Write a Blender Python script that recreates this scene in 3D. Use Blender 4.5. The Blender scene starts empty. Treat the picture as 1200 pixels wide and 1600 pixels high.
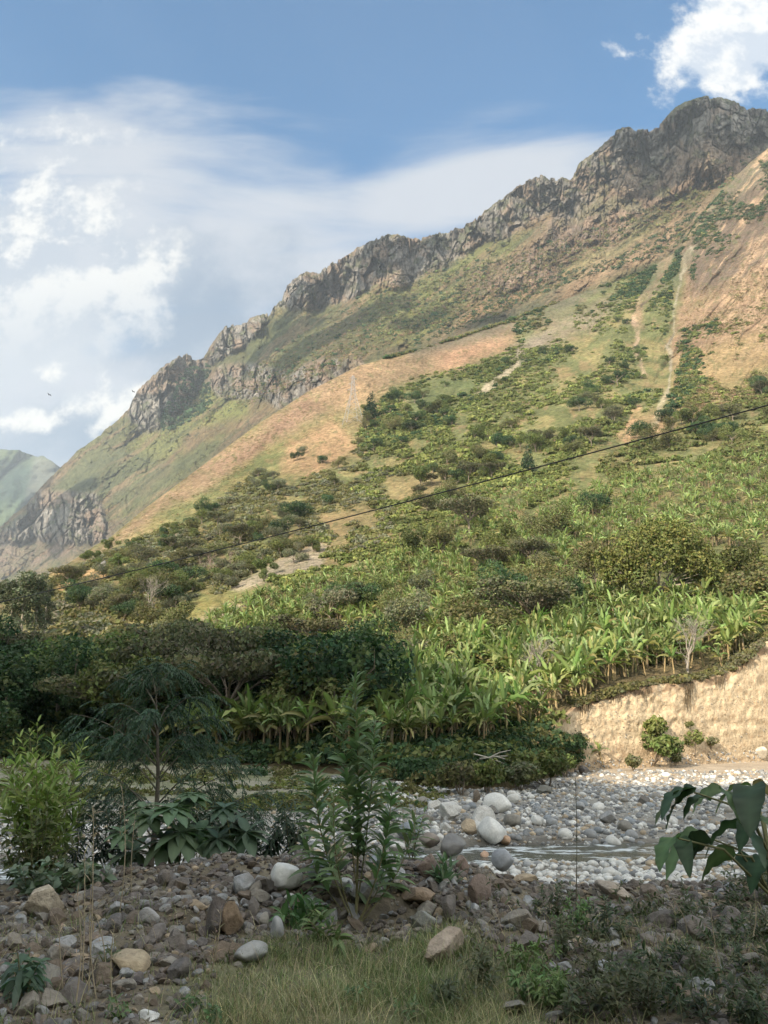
import bpy, bmesh, math, random
import numpy as np
from mathutils import Vector
R = math.radians
rng = np.random.default_rng(7)
random.seed(7)
sc = bpy.context.scene
COL = sc.collection

# ------------------------------------------------------------------ camera, sky, sun, exposure
CAMZ = 1.9; F = 1250.0; PITCH = math.atan(300/1250)
cp, sp_ = math.cos(PITCH), math.sin(PITCH)
cam_d = bpy.data.cameras.new('camera'); cam = bpy.data.objects.new('camera', cam_d); COL.objects.link(cam)
cam.location = (0, 0, CAMZ); cam.rotation_euler = (R(90)+PITCH, 0, 0)
cam_d.sensor_fit = 'VERTICAL'; cam_d.sensor_height = 24; cam_d.lens = 24*F/1600
cam_d.clip_start = 0.1; cam_d.clip_end = 30000
sc.camera = cam
SUN_AZ, SUN_EL = R(42), R(30)          # sun stands behind the camera, to the left
S = np.array([-math.sin(SUN_AZ)*math.cos(SUN_EL), -math.cos(SUN_AZ)*math.cos(SUN_EL), math.sin(SUN_EL)])
sd = bpy.data.lights.new('sun', 'SUN'); sun = bpy.data.objects.new('sun', sd); COL.objects.link(sun)
sd.energy = 4.1; sd.angle = R(0.5); sd.color = (1.0, 0.86, 0.68)
sun.rotation_euler = Vector((-S[0], -S[1], -S[2])).to_track_quat('-Z', 'Y').to_euler()
sun.location = (0, -50, 300)
sc.view_settings.view_transform = 'Standard'; sc.view_settings.look = 'None'
sc.view_settings.exposure = 1.12; sc.view_settings.gamma = 1.0
sc.cycles.use_denoising = True
sc.cycles.max_bounces = 6; sc.cycles.volume_bounces = 0; sc.cycles.transparent_max_bounces = 8
sc.cycles.use_adaptive_sampling = True; sc.cycles.adaptive_threshold = 0.02

def pe(X, Y):
    """direction of photo point -> (x/y, z/y) with z measured from the lens"""
    dx = (np.asarray(X, float)-600)/F; dy = (800-np.asarray(Y, float))/F
    w = cp - dy*sp_
    return dx/w, (sp_ + dy*cp)/w
def px(a, e):
    fw = cp + e*sp_
    return 600+F*a/fw, 800-F*(e*cp-sp_)/fw
def at(X, Y, y):
    a, e = pe(X, Y); return np.array([a*y, y, CAMZ+e*y])

# ------------------------------------------------------------------ node helper
class NT:
    def __init__(s, nt): s.t = nt; s.n = nt.nodes; s.l = nt.links
    def new(s, kind, **kw):
        n = s.n.new(kind)
        for k, v in kw.items(): setattr(n, k, v)
        return n
    def put(s, sock, v):
        if isinstance(v, bpy.types.NodeSocket): s.l.new(v, sock)
        else: sock.default_value = v
    def m(s, op, a, b=0.0, c=0.0, clamp=False):
        n = s.new('ShaderNodeMath', operation=op, use_clamp=clamp)
        s.put(n.inputs[0], a); s.put(n.inputs[1], b); s.put(n.inputs[2], c); return n.outputs[0]
    def mix(s, f, a, b, mode='MIX'):
        n = s.new('ShaderNodeMix', data_type='RGBA', blend_type=mode)
        s.put(n.inputs[0], f); s.put(n.inputs[6], a); s.put(n.inputs[7], b); return n.outputs[2]
    def noise(s, vec, scale, detail=4, rough=0.5, dist=0.0):
        n = s.new('ShaderNodeTexNoise'); s.put(n.inputs['Vector'], vec)
        n.inputs['Scale'].default_value = scale; n.inputs['Detail'].default_value = detail
        n.inputs['Roughness'].default_value = rough; n.inputs['Distortion'].default_value = dist
        return n.outputs['Fac']
    def ramp(s, v, lo, hi, a=0.0, b=1.0, smooth=True):
        n = s.new('ShaderNodeMapRange', interpolation_type='SMOOTHSTEP' if smooth else 'LINEAR')
        s.put(n.inputs[0], v); n.inputs[1].default_value = lo; n.inputs[2].default_value = hi
        n.inputs[3].default_value = a; n.inputs[4].default_value = b; return n.outputs[0]
def c4(c): return (c[0], c[1], c[2], 1.0)

# ------------------------------------------------------------------ world: Nishita sky with clouds laid over it
wd = bpy.data.worlds.new('World'); sc.world = wd; wd.use_nodes = True
wn = NT(wd.node_tree); wn.n.clear()
sky = wn.new('ShaderNodeTexSky', sky_type='NISHITA'); sky.sun_disc = False
sky.sun_elevation = SUN_EL; sky.sun_rotation = math.pi + SUN_AZ; sky.air_density = 1.3; sky.dust_density = 0.9; sky.ozone_density = 1.6
SKY = 0.077
tc = wn.new('ShaderNodeTexCoord').outputs['Generated']
sx = wn.new('ShaderNodeSeparateXYZ'); wn.put(sx.inputs[0], tc)
yy = wn.m('MAXIMUM', sx.outputs[1], 0.03)
U = wn.m('DIVIDE', sx.outputs[0], yy); V = wn.m('DIVIDE', sx.outputs[2], yy)
cv = wn.new('ShaderNodeCombineXYZ'); wn.put(cv.inputs[0], U); wn.put(cv.inputs[1], V)
P2 = cv.outputs[0]
def lobe(X, Y, rx, ry, rot=0.0):
    """soft bump (1 in the middle, 0 at its rim) at a place on the sky"""
    a, e = pe(X, Y); a2, _ = pe(X+rx, Y); _, e2 = pe(X, Y-ry)
    ra, re = abs(float(a2-a)), abs(float(e2-e))
    c, s_ = math.cos(rot), math.sin(rot)
    du = wn.m('SUBTRACT', U, float(a)); dv = wn.m('SUBTRACT', V, float(e))
    p = wn.m('DIVIDE', wn.m('ADD', wn.m('MULTIPLY', du, c), wn.m('MULTIPLY', dv, s_)), ra)
    q = wn.m('DIVIDE', wn.m('SUBTRACT', wn.m('MULTIPLY', dv, c), wn.m('MULTIPLY', du, s_)), re)
    r = wn.m('SQRT', wn.m('ADD', wn.m('MULTIPLY', p, p), wn.m('MULTIPLY', q, q)))
    return wn.m('SUBTRACT', 1.0, r)
def vmax(lst):
    o = lst[0]
    for v in lst[1:]: o = wn.m('SMOOTH_MAX', o, v, 0.12)
    return o
n_soft = wn.noise(P2, 3.2, 5, 0.5, 0.3)
mp = wn.new('ShaderNodeMapping'); wn.put(mp.inputs[0], P2); mp.inputs['Rotation'].default_value = (0, 0, R(-62)); mp.inputs['Scale'].default_value = (1.2, 6.0, 1)
n_wisp = wn.noise(mp.outputs[0], 1.6, 6, 0.55, 0.5)
mpb = wn.new('ShaderNodeMapping'); wn.put(mpb.inputs[0], P2); mpb.inputs['Location'].default_value = (3.7, 1.3, 0)
n_bil = wn.noise(mpb.outputs[0], 7.0, 9, 0.56, 0.25)
n_fine = wn.noise(P2, 19.0, 8, 0.6, 0.2)
# wispy veil
veil = vmax([lobe(330, 400, 520, 240), lobe(150, 330, 460, 220), lobe(720, 300, 360, 130, R(18)), lobe(60, 620, 420, 220), lobe(200, 640, 330, 210), lobe(330, 520, 330, 190), lobe(40, 440, 420, 330)])
veil = wn.m('ADD', veil, wn.m('MULTIPLY', wn.m('SUBTRACT', n_wisp, 0.5), 1.6))
veil = wn.m('ADD', veil, wn.m('MULTIPLY', wn.m('SUBTRACT', n_soft, 0.5), 0.5))
veil = wn.ramp(veil, 0.0, 0.7)
# bright billowing cumulus: relief comes from the same noise read a little toward the sun
def bil(dx, dy):
    q = wn.new('ShaderNodeMapping'); wn.put(q.inputs[0], P2); q.inputs['Location'].default_value = (3.7+dx, 1.3+dy, 0)
    return wn.m('ADD', wn.m('MULTIPLY', wn.noise(q.outputs[0], 5.5, 12, 0.60, 0.12), 0.6), wn.m('MULTIPLY', wn.noise(q.outputs[0], 13.0, 10, 0.62, 0.1), 0.4))
b0, b1 = bil(0, 0), bil(-0.022, 0.030)
relief = wn.ramp(wn.m('SUBTRACT', b0, b1), -0.05, 0.055)
def cum(lobes, amp, lo, hi):
    v = wn.m('ADD', vmax(lobes), wn.m('MULTIPLY', wn.m('SUBTRACT', b0, 0.5), amp)); return wn.ramp(v, lo, hi), v
cumA, vA = cum([lobe(30, 360, 130, 110), lobe(10, 500, 150, 150), lobe(110, 520, 100, 110), lobe(60, 330, 120, 70), lobe(200, 430, 150, 110), lobe(60, 420, 230, 220)], 3.4, 0.08, 0.62)
cumB, vB = cum([lobe(150, 625, 170, 100), lobe(40, 650, 160, 60)], 4.6, 0.45, 0.85)
cumC, vC = cum([lobe(1180, 50, 150, 110), lobe(1130, 100, 80, 60), lobe(1280, 40, 290, 200), lobe(1120, 85, 115, 85)], 3.2, 0.16, 0.50)
dark = wn.m('ADD', vmax([lobe(290, 480, 230, 150), lobe(180, 680, 280, 90), lobe(330, 640, 160, 130)]), wn.m('MULTIPLY', wn.m('SUBTRACT', b0, 0.5), 2.6))
dark = wn.ramp(dark, -0.1, 0.8)
skyc = wn.mix(1.0, sky.outputs[0], (0.33, 0.81, 1.08, 1), 'MULTIPLY')
skyc = wn.mix(1.0, skyc, (SKY, SKY, SKY, 1), 'MULTIPLY')
K = 0.355
cl_w = (0.86*K, 0.90*K, 0.97*K, 1); cl_d = (0.42*K, 0.53*K, 0.68*K, 1); cl_b = (1.18*K, 1.15*K, 1.10*K, 1)
col = wn.mix(wn.m('MULTIPLY', veil, 0.93), skyc, wn.mix(dark, cl_w, cl_d))
cb = wn.mix(relief, (0.66*K, 0.75*K, 0.88*K, 1), (1.42*K, 1.38*K, 1.28*K, 1))
cb = wn.mix(wn.m('MULTIPLY', wn.ramp(V, 0.42, 0.62), 0.75), (0.80*K, 0.87*K, 0.96*K, 1), cb)
cb2 = wn.mix(relief, (0.9*K, 0.96*K, 1.02*K, 1), (1.40*K, 1.36*K, 1.26*K, 1))
col = wn.mix(wn.m('MULTIPLY', cumA, 0.92), col, cb)
col = wn.mix(wn.m('MULTIPLY', cumB, 0.85), col, cb2)
col = wn.mix(cumC, col, wn.mix(relief, (0.86*K, 0.96*K, 1.10*K, 1), (1.30*K, 1.30*K, 1.28*K, 1)))
bg = wn.new('ShaderNodeBackground'); wn.put(bg.inputs[0], col); bg.inputs[1].default_value = 1.0
# behind the viewer: unseen cloud made extra bright as fill for the shaded foreground
nb = wn.ramp(wn.noise(tc, 2.6, 6, 0.55), 0.36, 0.60)
colb = wn.mix(nb, skyc, (3.9*K, 3.78*K, 3.5*K, 1))
front = wn.ramp(sx.outputs[1], 0.05, 0.35)
allc = wn.mix(front, colb, col); wn.put(bg.inputs[0], allc)
wo = wn.new('ShaderNodeOutputWorld'); wn.l.new(bg.outputs[0], wo.inputs[0])
wd.cycles.sampling_method = 'MANUAL'; wd.cycles.sample_map_resolution = 512

# ------------------------------------------------------------------ numpy helpers
def _h(ix, iy, iz, seed):
    h = (ix.astype(np.int64)*374761393 + iy.astype(np.int64)*668265263 + iz.astype(np.int64)*1440662683 + seed*982451653) & 0xffffffff
    h = ((h ^ (h >> 13))*1274126177) & 0xffffffff
    h = ((h ^ (h >> 15))*2246822519) & 0xffffffff
    return ((h ^ (h >> 16)) & 0xffffff)/float(0xffffff)
def vn(x, y, z=0.0, seed=0):
    x, y, z = np.broadcast_arrays(np.asarray(x, float), np.asarray(y, float), np.asarray(z, float))
    ix, iy, iz = np.floor(x), np.floor(y), np.floor(z)
    fx, fy, fz = x-ix, y-iy, z-iz
    fx = fx*fx*(3-2*fx); fy = fy*fy*(3-2*fy)
    flat = np.all(z == z.flat[0]) if z.size else True
    def pl(k):
        a = _h(ix, iy, k, seed); b = _h(ix+1, iy, k, seed); c = _h(ix, iy+1, k, seed); d = _h(ix+1, iy+1, k, seed)
        return (a*(1-fx)+b*fx)*(1-fy) + (c*(1-fx)+d*fx)*fy
    if flat: return pl(iz)*2-1
    fz = fz*fz*(3-2*fz)
    return (pl(iz)*(1-fz)+pl(iz+1)*fz)*2-1
def fbm(x, y, z=0.0, o=4, seed=0, g=0.5):
    s = 0; A = 1.0; t = 0
    for k in range(o):
        s = s + A*vn(x*2**k+k*17.3, y*2**k-k*9.1, np.asarray(z)*2**k, seed+k); t += A; A *= g
    return s/t
def ridged(x, y, z=0.0, o=4, seed=0, g=0.5):
    s = 0; A = 1.0; t = 0
    for k in range(o):
        s = s + A*(1-np.abs(vn(x*2**k+k*11.3, y*2**k-k*5.1, np.asarray(z)*2**k, seed+k))*1.6); t += A; A *= g
    return s/t
def facets(x, y, seed=0, tilt=0.8):
    """sharp-edged blocks: every Voronoi cell has a depth and a tilt of its own"""
    ix, iy = np.floor(x), np.floor(y); best = np.full(x.shape, 9.0); out = np.zeros(x.shape); sec = np.full(x.shape, 9.0)
    for a in (-1, 0, 1):
        for b in (-1, 0, 1):
            cx, cy = ix+a, iy+b; px_ = cx+_h(cx, cy, cx*0, seed); py_ = cy+_h(cx, cy, cx*0, seed+1); dx, dy = x-px_, y-py_; d = dx*dx+dy*dy
            v = _h(cx, cy, cx*0, seed+2)*2-1+tilt*((_h(cx, cy, cx*0, seed+3)*2-1)*dx+(_h(cx, cy, cx*0, seed+4)*2-1)*dy)
            n = d < best; sec = np.where(n, best, np.minimum(sec, d)); out = np.where(n, v, out); best = np.where(n, d, best)
    return out, np.sqrt(sec)-np.sqrt(best)
def sst(x, a, b):
    t = np.clip((x-a)/(b-a), 0, 1); return t*t*(3-2*t)
def lerp(a, b, t): return a+(b-a)*t

def make_mesh(name, Vv, Fs, col=None, smooth=True, mi=None):
    """Fs: list of (n,k) index arrays"""
    me = bpy.data.meshes.new(name)
    Vv = np.asarray(Vv, np.float32); me.vertices.add(len(Vv)); me.vertices.foreach_set('co', Vv.ravel())
    Fs = [np.asarray(f, np.int32) for f in Fs if len(f)]
    tot = np.concatenate([np.full(len(f), f.shape[1], np.int32) for f in Fs])
    idx = np.concatenate([f.ravel() for f in Fs])
    st = np.concatenate([[0], np.cumsum(tot)[:-1]]).astype(np.int32)
    me.loops.add(len(idx)); me.loops.foreach_set('vertex_index', idx)
    me.polygons.add(len(tot)); me.polygons.foreach_set('loop_start', st); me.polygons.foreach_set('loop_total', tot)
    me.polygons.foreach_set('use_smooth', np.full(len(tot), smooth, bool))
    if col is not None:
        at_ = me.color_attributes.new('Col', 'FLOAT_COLOR', 'POINT')
        c = np.ones((len(Vv), 4), np.float32); c[:, :3] = col; at_.data.foreach_set('color', c.ravel())
    me.update(calc_edges=True); me.validate()
    return me
class MB:
    """gathers pieces into one mesh"""
    def __init__(s): s.v = []; s.f = {3: [], 4: []}; s.c = []; s.n = 0
    def add(s, v, f, c):
        v = np.asarray(v, float).reshape(-1, 3); s.v.append(v)
        c = np.asarray(c, float)
        s.c.append(np.broadcast_to(c, (len(v), 3)) if c.ndim == 1 else c)
        for ff in (f if isinstance(f, list) else [f]):
            ff = np.asarray(ff)
            if len(ff): s.f[ff.shape[1]].append(ff+s.n)
        s.n += len(v)
    def data(s):
        Fs = [np.concatenate(s.f[k]) for k in (3, 4) if s.f[k]]
        return np.concatenate(s.v), Fs, np.concatenate(s.c)
    def mesh(s, name, smooth=True):
        v, f, c = s.data(); return make_mesh(name, v, f, c, smooth)
    def build(s, name, mat, parent=None, smooth=True):
        me = s.mesh(name, smooth); me.materials.append(mat)
        o = bpy.data.objects.new(name, me); COL.objects.link(o)
        if parent is not None: o.parent = parent
        return o
def tag(o, label=None, cat=None, group=None, kind=None):
    if label: o['label'] = label
    if cat: o['category'] = cat
    if group: o['group'] = group
    if kind: o['kind'] = kind
    return o
def thing(name, loc, label, cat, group=None, rz=0.0, sc_=1.0):
    o = bpy.data.objects.new(name, None); COL.objects.link(o); o.empty_display_size = 0.3
    o.location = loc; o.rotation_euler = (0, 0, rz); o.scale = (sc_,)*3
    return tag(o, label, cat, group)
def link(name, me, mat, parent=None, loc=(0, 0, 0), rot=(0, 0, 0), scl=(1, 1, 1)):
    if mat is not None and not me.materials: me.materials.append(mat)
    o = bpy.data.objects.new(name, me); COL.objects.link(o)
    o.location = loc; o.rotation_euler = rot; o.scale = scl
    if parent is not None: o.parent = parent
    return o
def copy_thing(o, loc, rz=0.0, s=1.0, tilt=(0, 0)):
    r = o.copy(); COL.objects.link(r); r.location = loc; r.rotation_euler = (tilt[0], tilt[1], rz); r.scale = (s,)*3 if np.isscalar(s) else s
    for ch in o.children:
        c = ch.copy(); COL.objects.link(c); c.parent = r
    return r
def grid_faces(nr, nc):
    i = np.arange(nr-1)[:, None]*nc + np.arange(nc-1)[None, :]
    i = i.ravel(); return np.stack([i, i+1, i+nc+1, i+nc], 1)
def nrm(v): return v/np.maximum(np.linalg.norm(v, axis=-1, keepdims=True), 1e-9)

# ------------------------------------------------------------------ materials
def mat_surface(name, rough=0.85, vary=((1.0, 4, 0.3),), bumps=((2.0, 5, 0.3, 0.3),), spec=0.25, tint=None, stretch=None):
    """albedo from the mesh's colour attribute, varied by noise octaves; vary = (scale, detail, amount); bumps = (scale, detail, strength, distance)"""
    m = bpy.data.materials.new(name); m.use_nodes = True; t = NT(m.node_tree); t.n.clear()
    co = t.new('ShaderNodeNewGeometry').outputs['Position']
    if stretch:
        mp_ = t.new('ShaderNodeMapping'); t.put(mp_.inputs[0], co); mp_.inputs['Scale'].default_value = stretch; co = mp_.outputs[0]
    at_ = t.new('ShaderNodeAttribute', attribute_name='Col'); c = at_.outputs['Color']
    for i, (s_, d_, am) in enumerate(vary):
        f = t.ramp(t.noise(co, s_, d_, 0.6), 0.3, 0.7, 1-am, 1+am, False)
        cc = t.new('ShaderNodeCombineXYZ')
        for k in range(3): t.put(cc.inputs[k], f)
        c = t.mix(1.0, c, cc.outputs[0], 'MULTIPLY')
    if tint:
        f = t.ramp(t.noise(co, tint[0], 5, 0.6), 0.5-tint[2], 0.5+tint[2]); c = t.mix(t.m('MULTIPLY', f, tint[3]), c, c4(tint[1]))
    b = t.new('ShaderNodeBsdfPrincipled'); t.put(b.inputs['Base Color'], c)
    b.inputs['Roughness'].default_value = rough; b.inputs['Specular IOR Level'].default_value = spec
    prev = None
    for (s_, d_, st, di) in bumps:
        n = t.new('ShaderNodeBump'); n.inputs['Strength'].default_value = st; n.inputs['Distance'].default_value = di
        t.put(n.inputs['Height'], t.noise(co, s_, d_, 0.6))
        if prev: t.l.new(prev, n.inputs['Normal'])
        prev = n.outputs[0]
    if prev: t.l.new(prev, b.inputs['Normal'])
    o = t.new('ShaderNodeOutputMaterial'); t.l.new(b.outputs[0], o.inputs[0]); return m
def mat_leaf(name, trans=0.3, rough=0.55, vary=0.22, spec=0.3, patch=0.0):
    m = bpy.data.materials.new(name); m.use_nodes = True; t = NT(m.node_tree); t.n.clear()
    at_ = t.new('ShaderNodeAttribute', attribute_name='Col'); c = at_.outputs['Color']
    oi = t.new('ShaderNodeObjectInfo').outputs['Random']
    f = t.ramp(oi, 0, 1, 1-vary, 1+vary, False)
    co = t.new('ShaderNodeNewGeometry').outputs['Position']
    if patch: f = t.m('MULTIPLY', f, t.ramp(t.noise(co, patch, 3), 0.3, 0.7, 0.75, 1.25, False))
    cc = t.new('ShaderNodeCombineXYZ')
    for k in range(3): t.put(cc.inputs[k], f)
    c = t.mix(1.0, c, cc.outputs[0], 'MULTIPLY')
    hs = t.new('ShaderNodeHueSaturation'); t.put(hs.inputs['Color'], c)
    r2 = t.m('FRACT', t.m('MULTIPLY', oi, 7.31)); t.put(hs.inputs['Hue'], t.ramp(r2, 0, 1, 0.48, 0.515, False)); hs.inputs['Saturation'].default_value = 0.95
    c = hs.outputs[0]
    b = t.new('ShaderNodeBsdfPrincipled'); t.put(b.inputs['Base Color'], c); b.inputs['Roughness'].default_value = rough; b.inputs['Specular IOR Level'].default_value = spec
    tr = t.new('ShaderNodeBsdfTranslucent'); t.put(tr.inputs[0], t.mix(1.0, c, (0.9, 1.2, 0.65, 1), 'MULTIPLY'))
    mx = t.new('ShaderNodeMixShader'); mx.inputs[0].default_value = trans; t.l.new(b.outputs[0], mx.inputs[1]); t.l.new(tr.outputs[0], mx.inputs[2])
    o = t.new('ShaderNodeOutputMaterial'); t.l.new(mx.outputs[0], o.inputs[0]); return m
M = {}
M['mountain'] = mat_surface('mountain_rock_and_grass', 0.9, ((0.012, 6, 0.25), (0.09, 5, 0.35)), ((0.05, 6, 0.9, 26), (0.22, 5, 0.9, 8)), 0.1)
M['hill'] = mat_surface('hillside_soil_and_scrub', 0.9, ((0.03, 6, 0.28), (0.35, 6, 0.45)), ((0.15, 6, 0.8, 4.0), (0.9, 5, 0.8, 1.4)), 0.1)
M['bank'] = mat_surface('eroded_bank_soil', 0.9, ((0.5, 6, 0.16), (3.0, 5, 0.18)), ((1.1, 6, 0.9, 0.5), (6.0, 5, 0.6, 0.10)), 0.1)
M['ground'] = mat_surface('river_bed_and_verge_soil', 0.9, ((0.6, 6, 0.18), (7.0, 5, 0.30)), ((1.5, 6, 0.6, 0.15), (14.0, 5, 0.8, 0.05)), 0.15)
M['far'] = mat_surface('far_hill_grass', 0.9, ((0.004, 6, 0.3), (0.03, 5, 0.2)), ((0.01, 6, 0.6, 40),), 0.1)
M['cobble'] = mat_surface('river_cobble', 0.7, ((1.3, 5, 0.12), (12.0, 5, 0.16)), ((6.0, 5, 0.4, 0.05), (40.0, 4, 0.4, 0.01)), 0.3)
M['rubble'] = mat_surface('broken_rubble_stone', 0.85, ((2.5, 5, 0.2), (18.0, 5, 0.28)), ((9.0, 6, 0.7, 0.05), (45.0, 4, 0.6, 0.012)), 0.2, tint=(3.0, (0.20, 0.15, 0.10), 0.12, 0.25))
M['bark'] = mat_surface('bark', 0.9, ((4, 5, 0.25),), ((12, 5, 0.6, 0.03),), 0.2)
M['leaf'] = mat_leaf('leaf_near', 0.28, 0.5, 0.06)
M['tree'] = mat_leaf('tree_foliage', 0.25, 0.65, 0.25, 0.15)
M['banana'] = mat_leaf('banana_leaf', 0.32, 0.42, 0.20, 0.4)
M['scrub'] = mat_leaf('scrub_foliage', 0.25, 0.7, 0.0, 0.1, patch=0.03)
M['grass'] = mat_leaf('grass_blades', 0.25, 0.7, 0.0, 0.1, patch=1.1)
M['metal'] = mat_surface('galvanised_steel', 0.55, ((1, 2, 0.1),), (), 0.5)

# ------------------------------------------------------------------ terrain sheets
def curve(pts, ag):
    """pts (X,Y,dist) -> e(a), dist(a) on the azimuth grid"""
    P = np.array(pts, float); a, e = pe(P[:, 0], P[:, 1]); o = np.argsort(a)
    return np.interp(ag, a[o], e[o]), np.interp(ag, a[o], P[o, 2])
def smooth_rows(A, k):
    ker = np.hanning(2*k+3)[1:-1]; ker /= ker.sum(); p = np.pad(A, ((k, k), (0, 0)), mode='edge')
    out = np.zeros_like(A)
    for i, w in enumerate(ker): out += w*p[i:i+A.shape[0]]
    return out
def smooth_cols(A, k): return smooth_rows(A.T, k).T
def agrid(n, lim=0.60, ext=0.85, ne=30):
    c = np.linspace(-lim, lim, n); l = np.linspace(-ext, -lim, ne, endpoint=False); return np.concatenate([l, c, -l[::-1]])
def pmask(X, Y, poly, soft=14.0):
    """soft mask of a region whose outline is a polygon"""
    P = np.array(poly, float); inside = np.zeros(X.shape, bool); d2 = np.full(X.shape, 1e12)
    for i in range(len(P)):
        x0, y0 = P[i]; x1, y1 = P[(i+1) % len(P)]
        cnd = ((y0 > Y) != (y1 > Y)); xs = (x1-x0)*(Y-y0)/((y1-y0) if y1 != y0 else 1e-9)+x0
        inside ^= (cnd & (X < xs))
        dx, dy = x1-x0, y1-y0; t = np.clip(((X-x0)*dx+(Y-y0)*dy)/(dx*dx+dy*dy+1e-9), 0, 1)
        d2 = np.minimum(d2, (X-x0-t*dx)**2+(Y-y0-t*dy)**2)
    d = np.sqrt(d2)*np.where(inside, 1, -1)
    return sst(d, -soft*0.5, soft*0.5)
def lmask(X, Y, pts, w, soft=0.5):
    P = np.array(pts, float); d2 = np.full(X.shape, 1e12)
    for i in range(len(P)-1):
        x0, y0 = P[i]; x1, y1 = P[i+1]; dx, dy = x1-x0, y1-y0
        t = np.clip(((X-x0)*dx+(Y-y0)*dy)/(dx*dx+dy*dy+1e-9), 0, 1); d2 = np.minimum(d2, (X-x0-t*dx)**2+(Y-y0-t*dy)**2)
    return 1-sst(np.sqrt(d2), w*(1-soft), w*(1+soft))
def paint(C, m, col, k=1.0):
    m = (m*k)[..., None]; return C*(1-m)+np.array(col)*m

# ---- the main mountain
SKYL = [(-500,1010),(-200,985),(-100,930),(-60,893),(-20,845),(0,825),(20,805),(40,790),(60,765),(75,750),(100,725),(105,722),(120,705),(145,688),(150,684),(157,680),(165,670),(180,660),(190,650),(203,637),(206,625),(215,612),(225,600),(240,585),(255,572),(270,562),(285,557),(297,557),(305,561),(318,558),(323,550),(332,535),(345,518),(352,511),(370,508),(385,504),(390,497),(400,493),(410,490),(417,488),(421,492),(426,483),(440,468),(445,455),(455,440),(470,427),(480,423),(500,426),(507,420),(515,412),(525,408),(535,405),(545,397),(560,388),(577,380),(590,372),(600,368),(602,366),(622,366),(632,368),(640,372),(655,373),(665,371),(675,366),(690,364),(700,363),(708,359),(720,359),(735,350),(745,343),(752,337),(757,329),(762,327),(770,320),(775,317),(790,307),(805,295),(812,288),(830,281),(845,274),(853,277),(860,280),(870,281),(882,277),(890,280),(895,275),(900,265),(905,255),(910,250),(925,240),(940,228),(950,220),(960,212),(962,203),(972,199),(985,198),(990,203),(1000,205),(1012,205),(1022,200),(1030,198),(1035,190),(1045,178),(1055,168),(1067,160),(1080,156),(1090,153),(1100,151),(1105,151),(1112,153),(1125,153),(1140,155),(1152,160),(1160,166),(1167,172),(1180,170),(1190,169),(1200,172),(1260,165),(1330,195),(1500,260)]
SD = np.array([(-500,3500),(-100,3350),(0,3200),(100,3000),(200,2650),(290,2450),(330,2400),(430,2150),(600,1850),(800,1650),(900,1580),(1100,1500),(1500,1450)], float)
CREST = [(-500,1030,240),(-300,1000,260),(0,925,300),(60,905,330),(100,885,350),(150,852,400),(170,842,420),(230,792,470),(300,740,520),(400,665,590),(480,613,630),(560,572,660),(640,551,690),(720,528,740),(800,500,800),(900,462,860),(1000,428,900),(1060,392,930),(1090,345,950),(1130,298,980),(1170,256,1010),(1200,232,1030),(1300,170,1080),(1500,120,1150)]
CLIFFS = [
 [(196,650),(206,625),(225,600),(255,572),(285,556),(305,560),(320,557),(324,590),(300,622),(282,645),(262,664),(235,678),(215,675)],
 [(320,560),(332,535),(352,511),(385,504),(417,488),(426,490),(405,520),(380,545),(350,562),(325,572)],
 [(425,486),(445,455),(470,427),(500,424),(515,412),(560,388),(600,366),(650,372),(662,420),(640,440),(618,450),(590,445),(560,462),(520,478),(470,480),(438,482)],
 [(640,372),(700,362),(752,337),(812,288),(845,274),(890,280),(905,300),(860,330),(820,352),(780,375),(740,392),(700,412),(650,424)],
 [(890,280),(910,250),(960,210),(985,198),(1035,190),(1067,160),(1105,150),(1150,160),(1200,172),(1280,170),(1240,215),(1160,265),(1090,300),(1030,318),(960,348),(900,368),(862,360),(868,325)],
 [(1180,165),(1520,200),(1500,330),(1180,250)],
 [(322,600),(345,575),(400,570),(450,585),(500,560),(560,560),(575,585),(540,600),(500,620),(470,640),(440,640),(400,622),(340,620)],
 [(0,835),(40,800),(60,762),(100,768),(150,772),(160,795),(170,850),(110,850),(60,840),(20,850)],
 [(735,470),(760,445),(790,430),(850,415),(900,400),(860,440),(790,455)],
 [(835,380),(900,330),(960,350),(940,380),(860,420),(800,430)],
]
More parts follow.
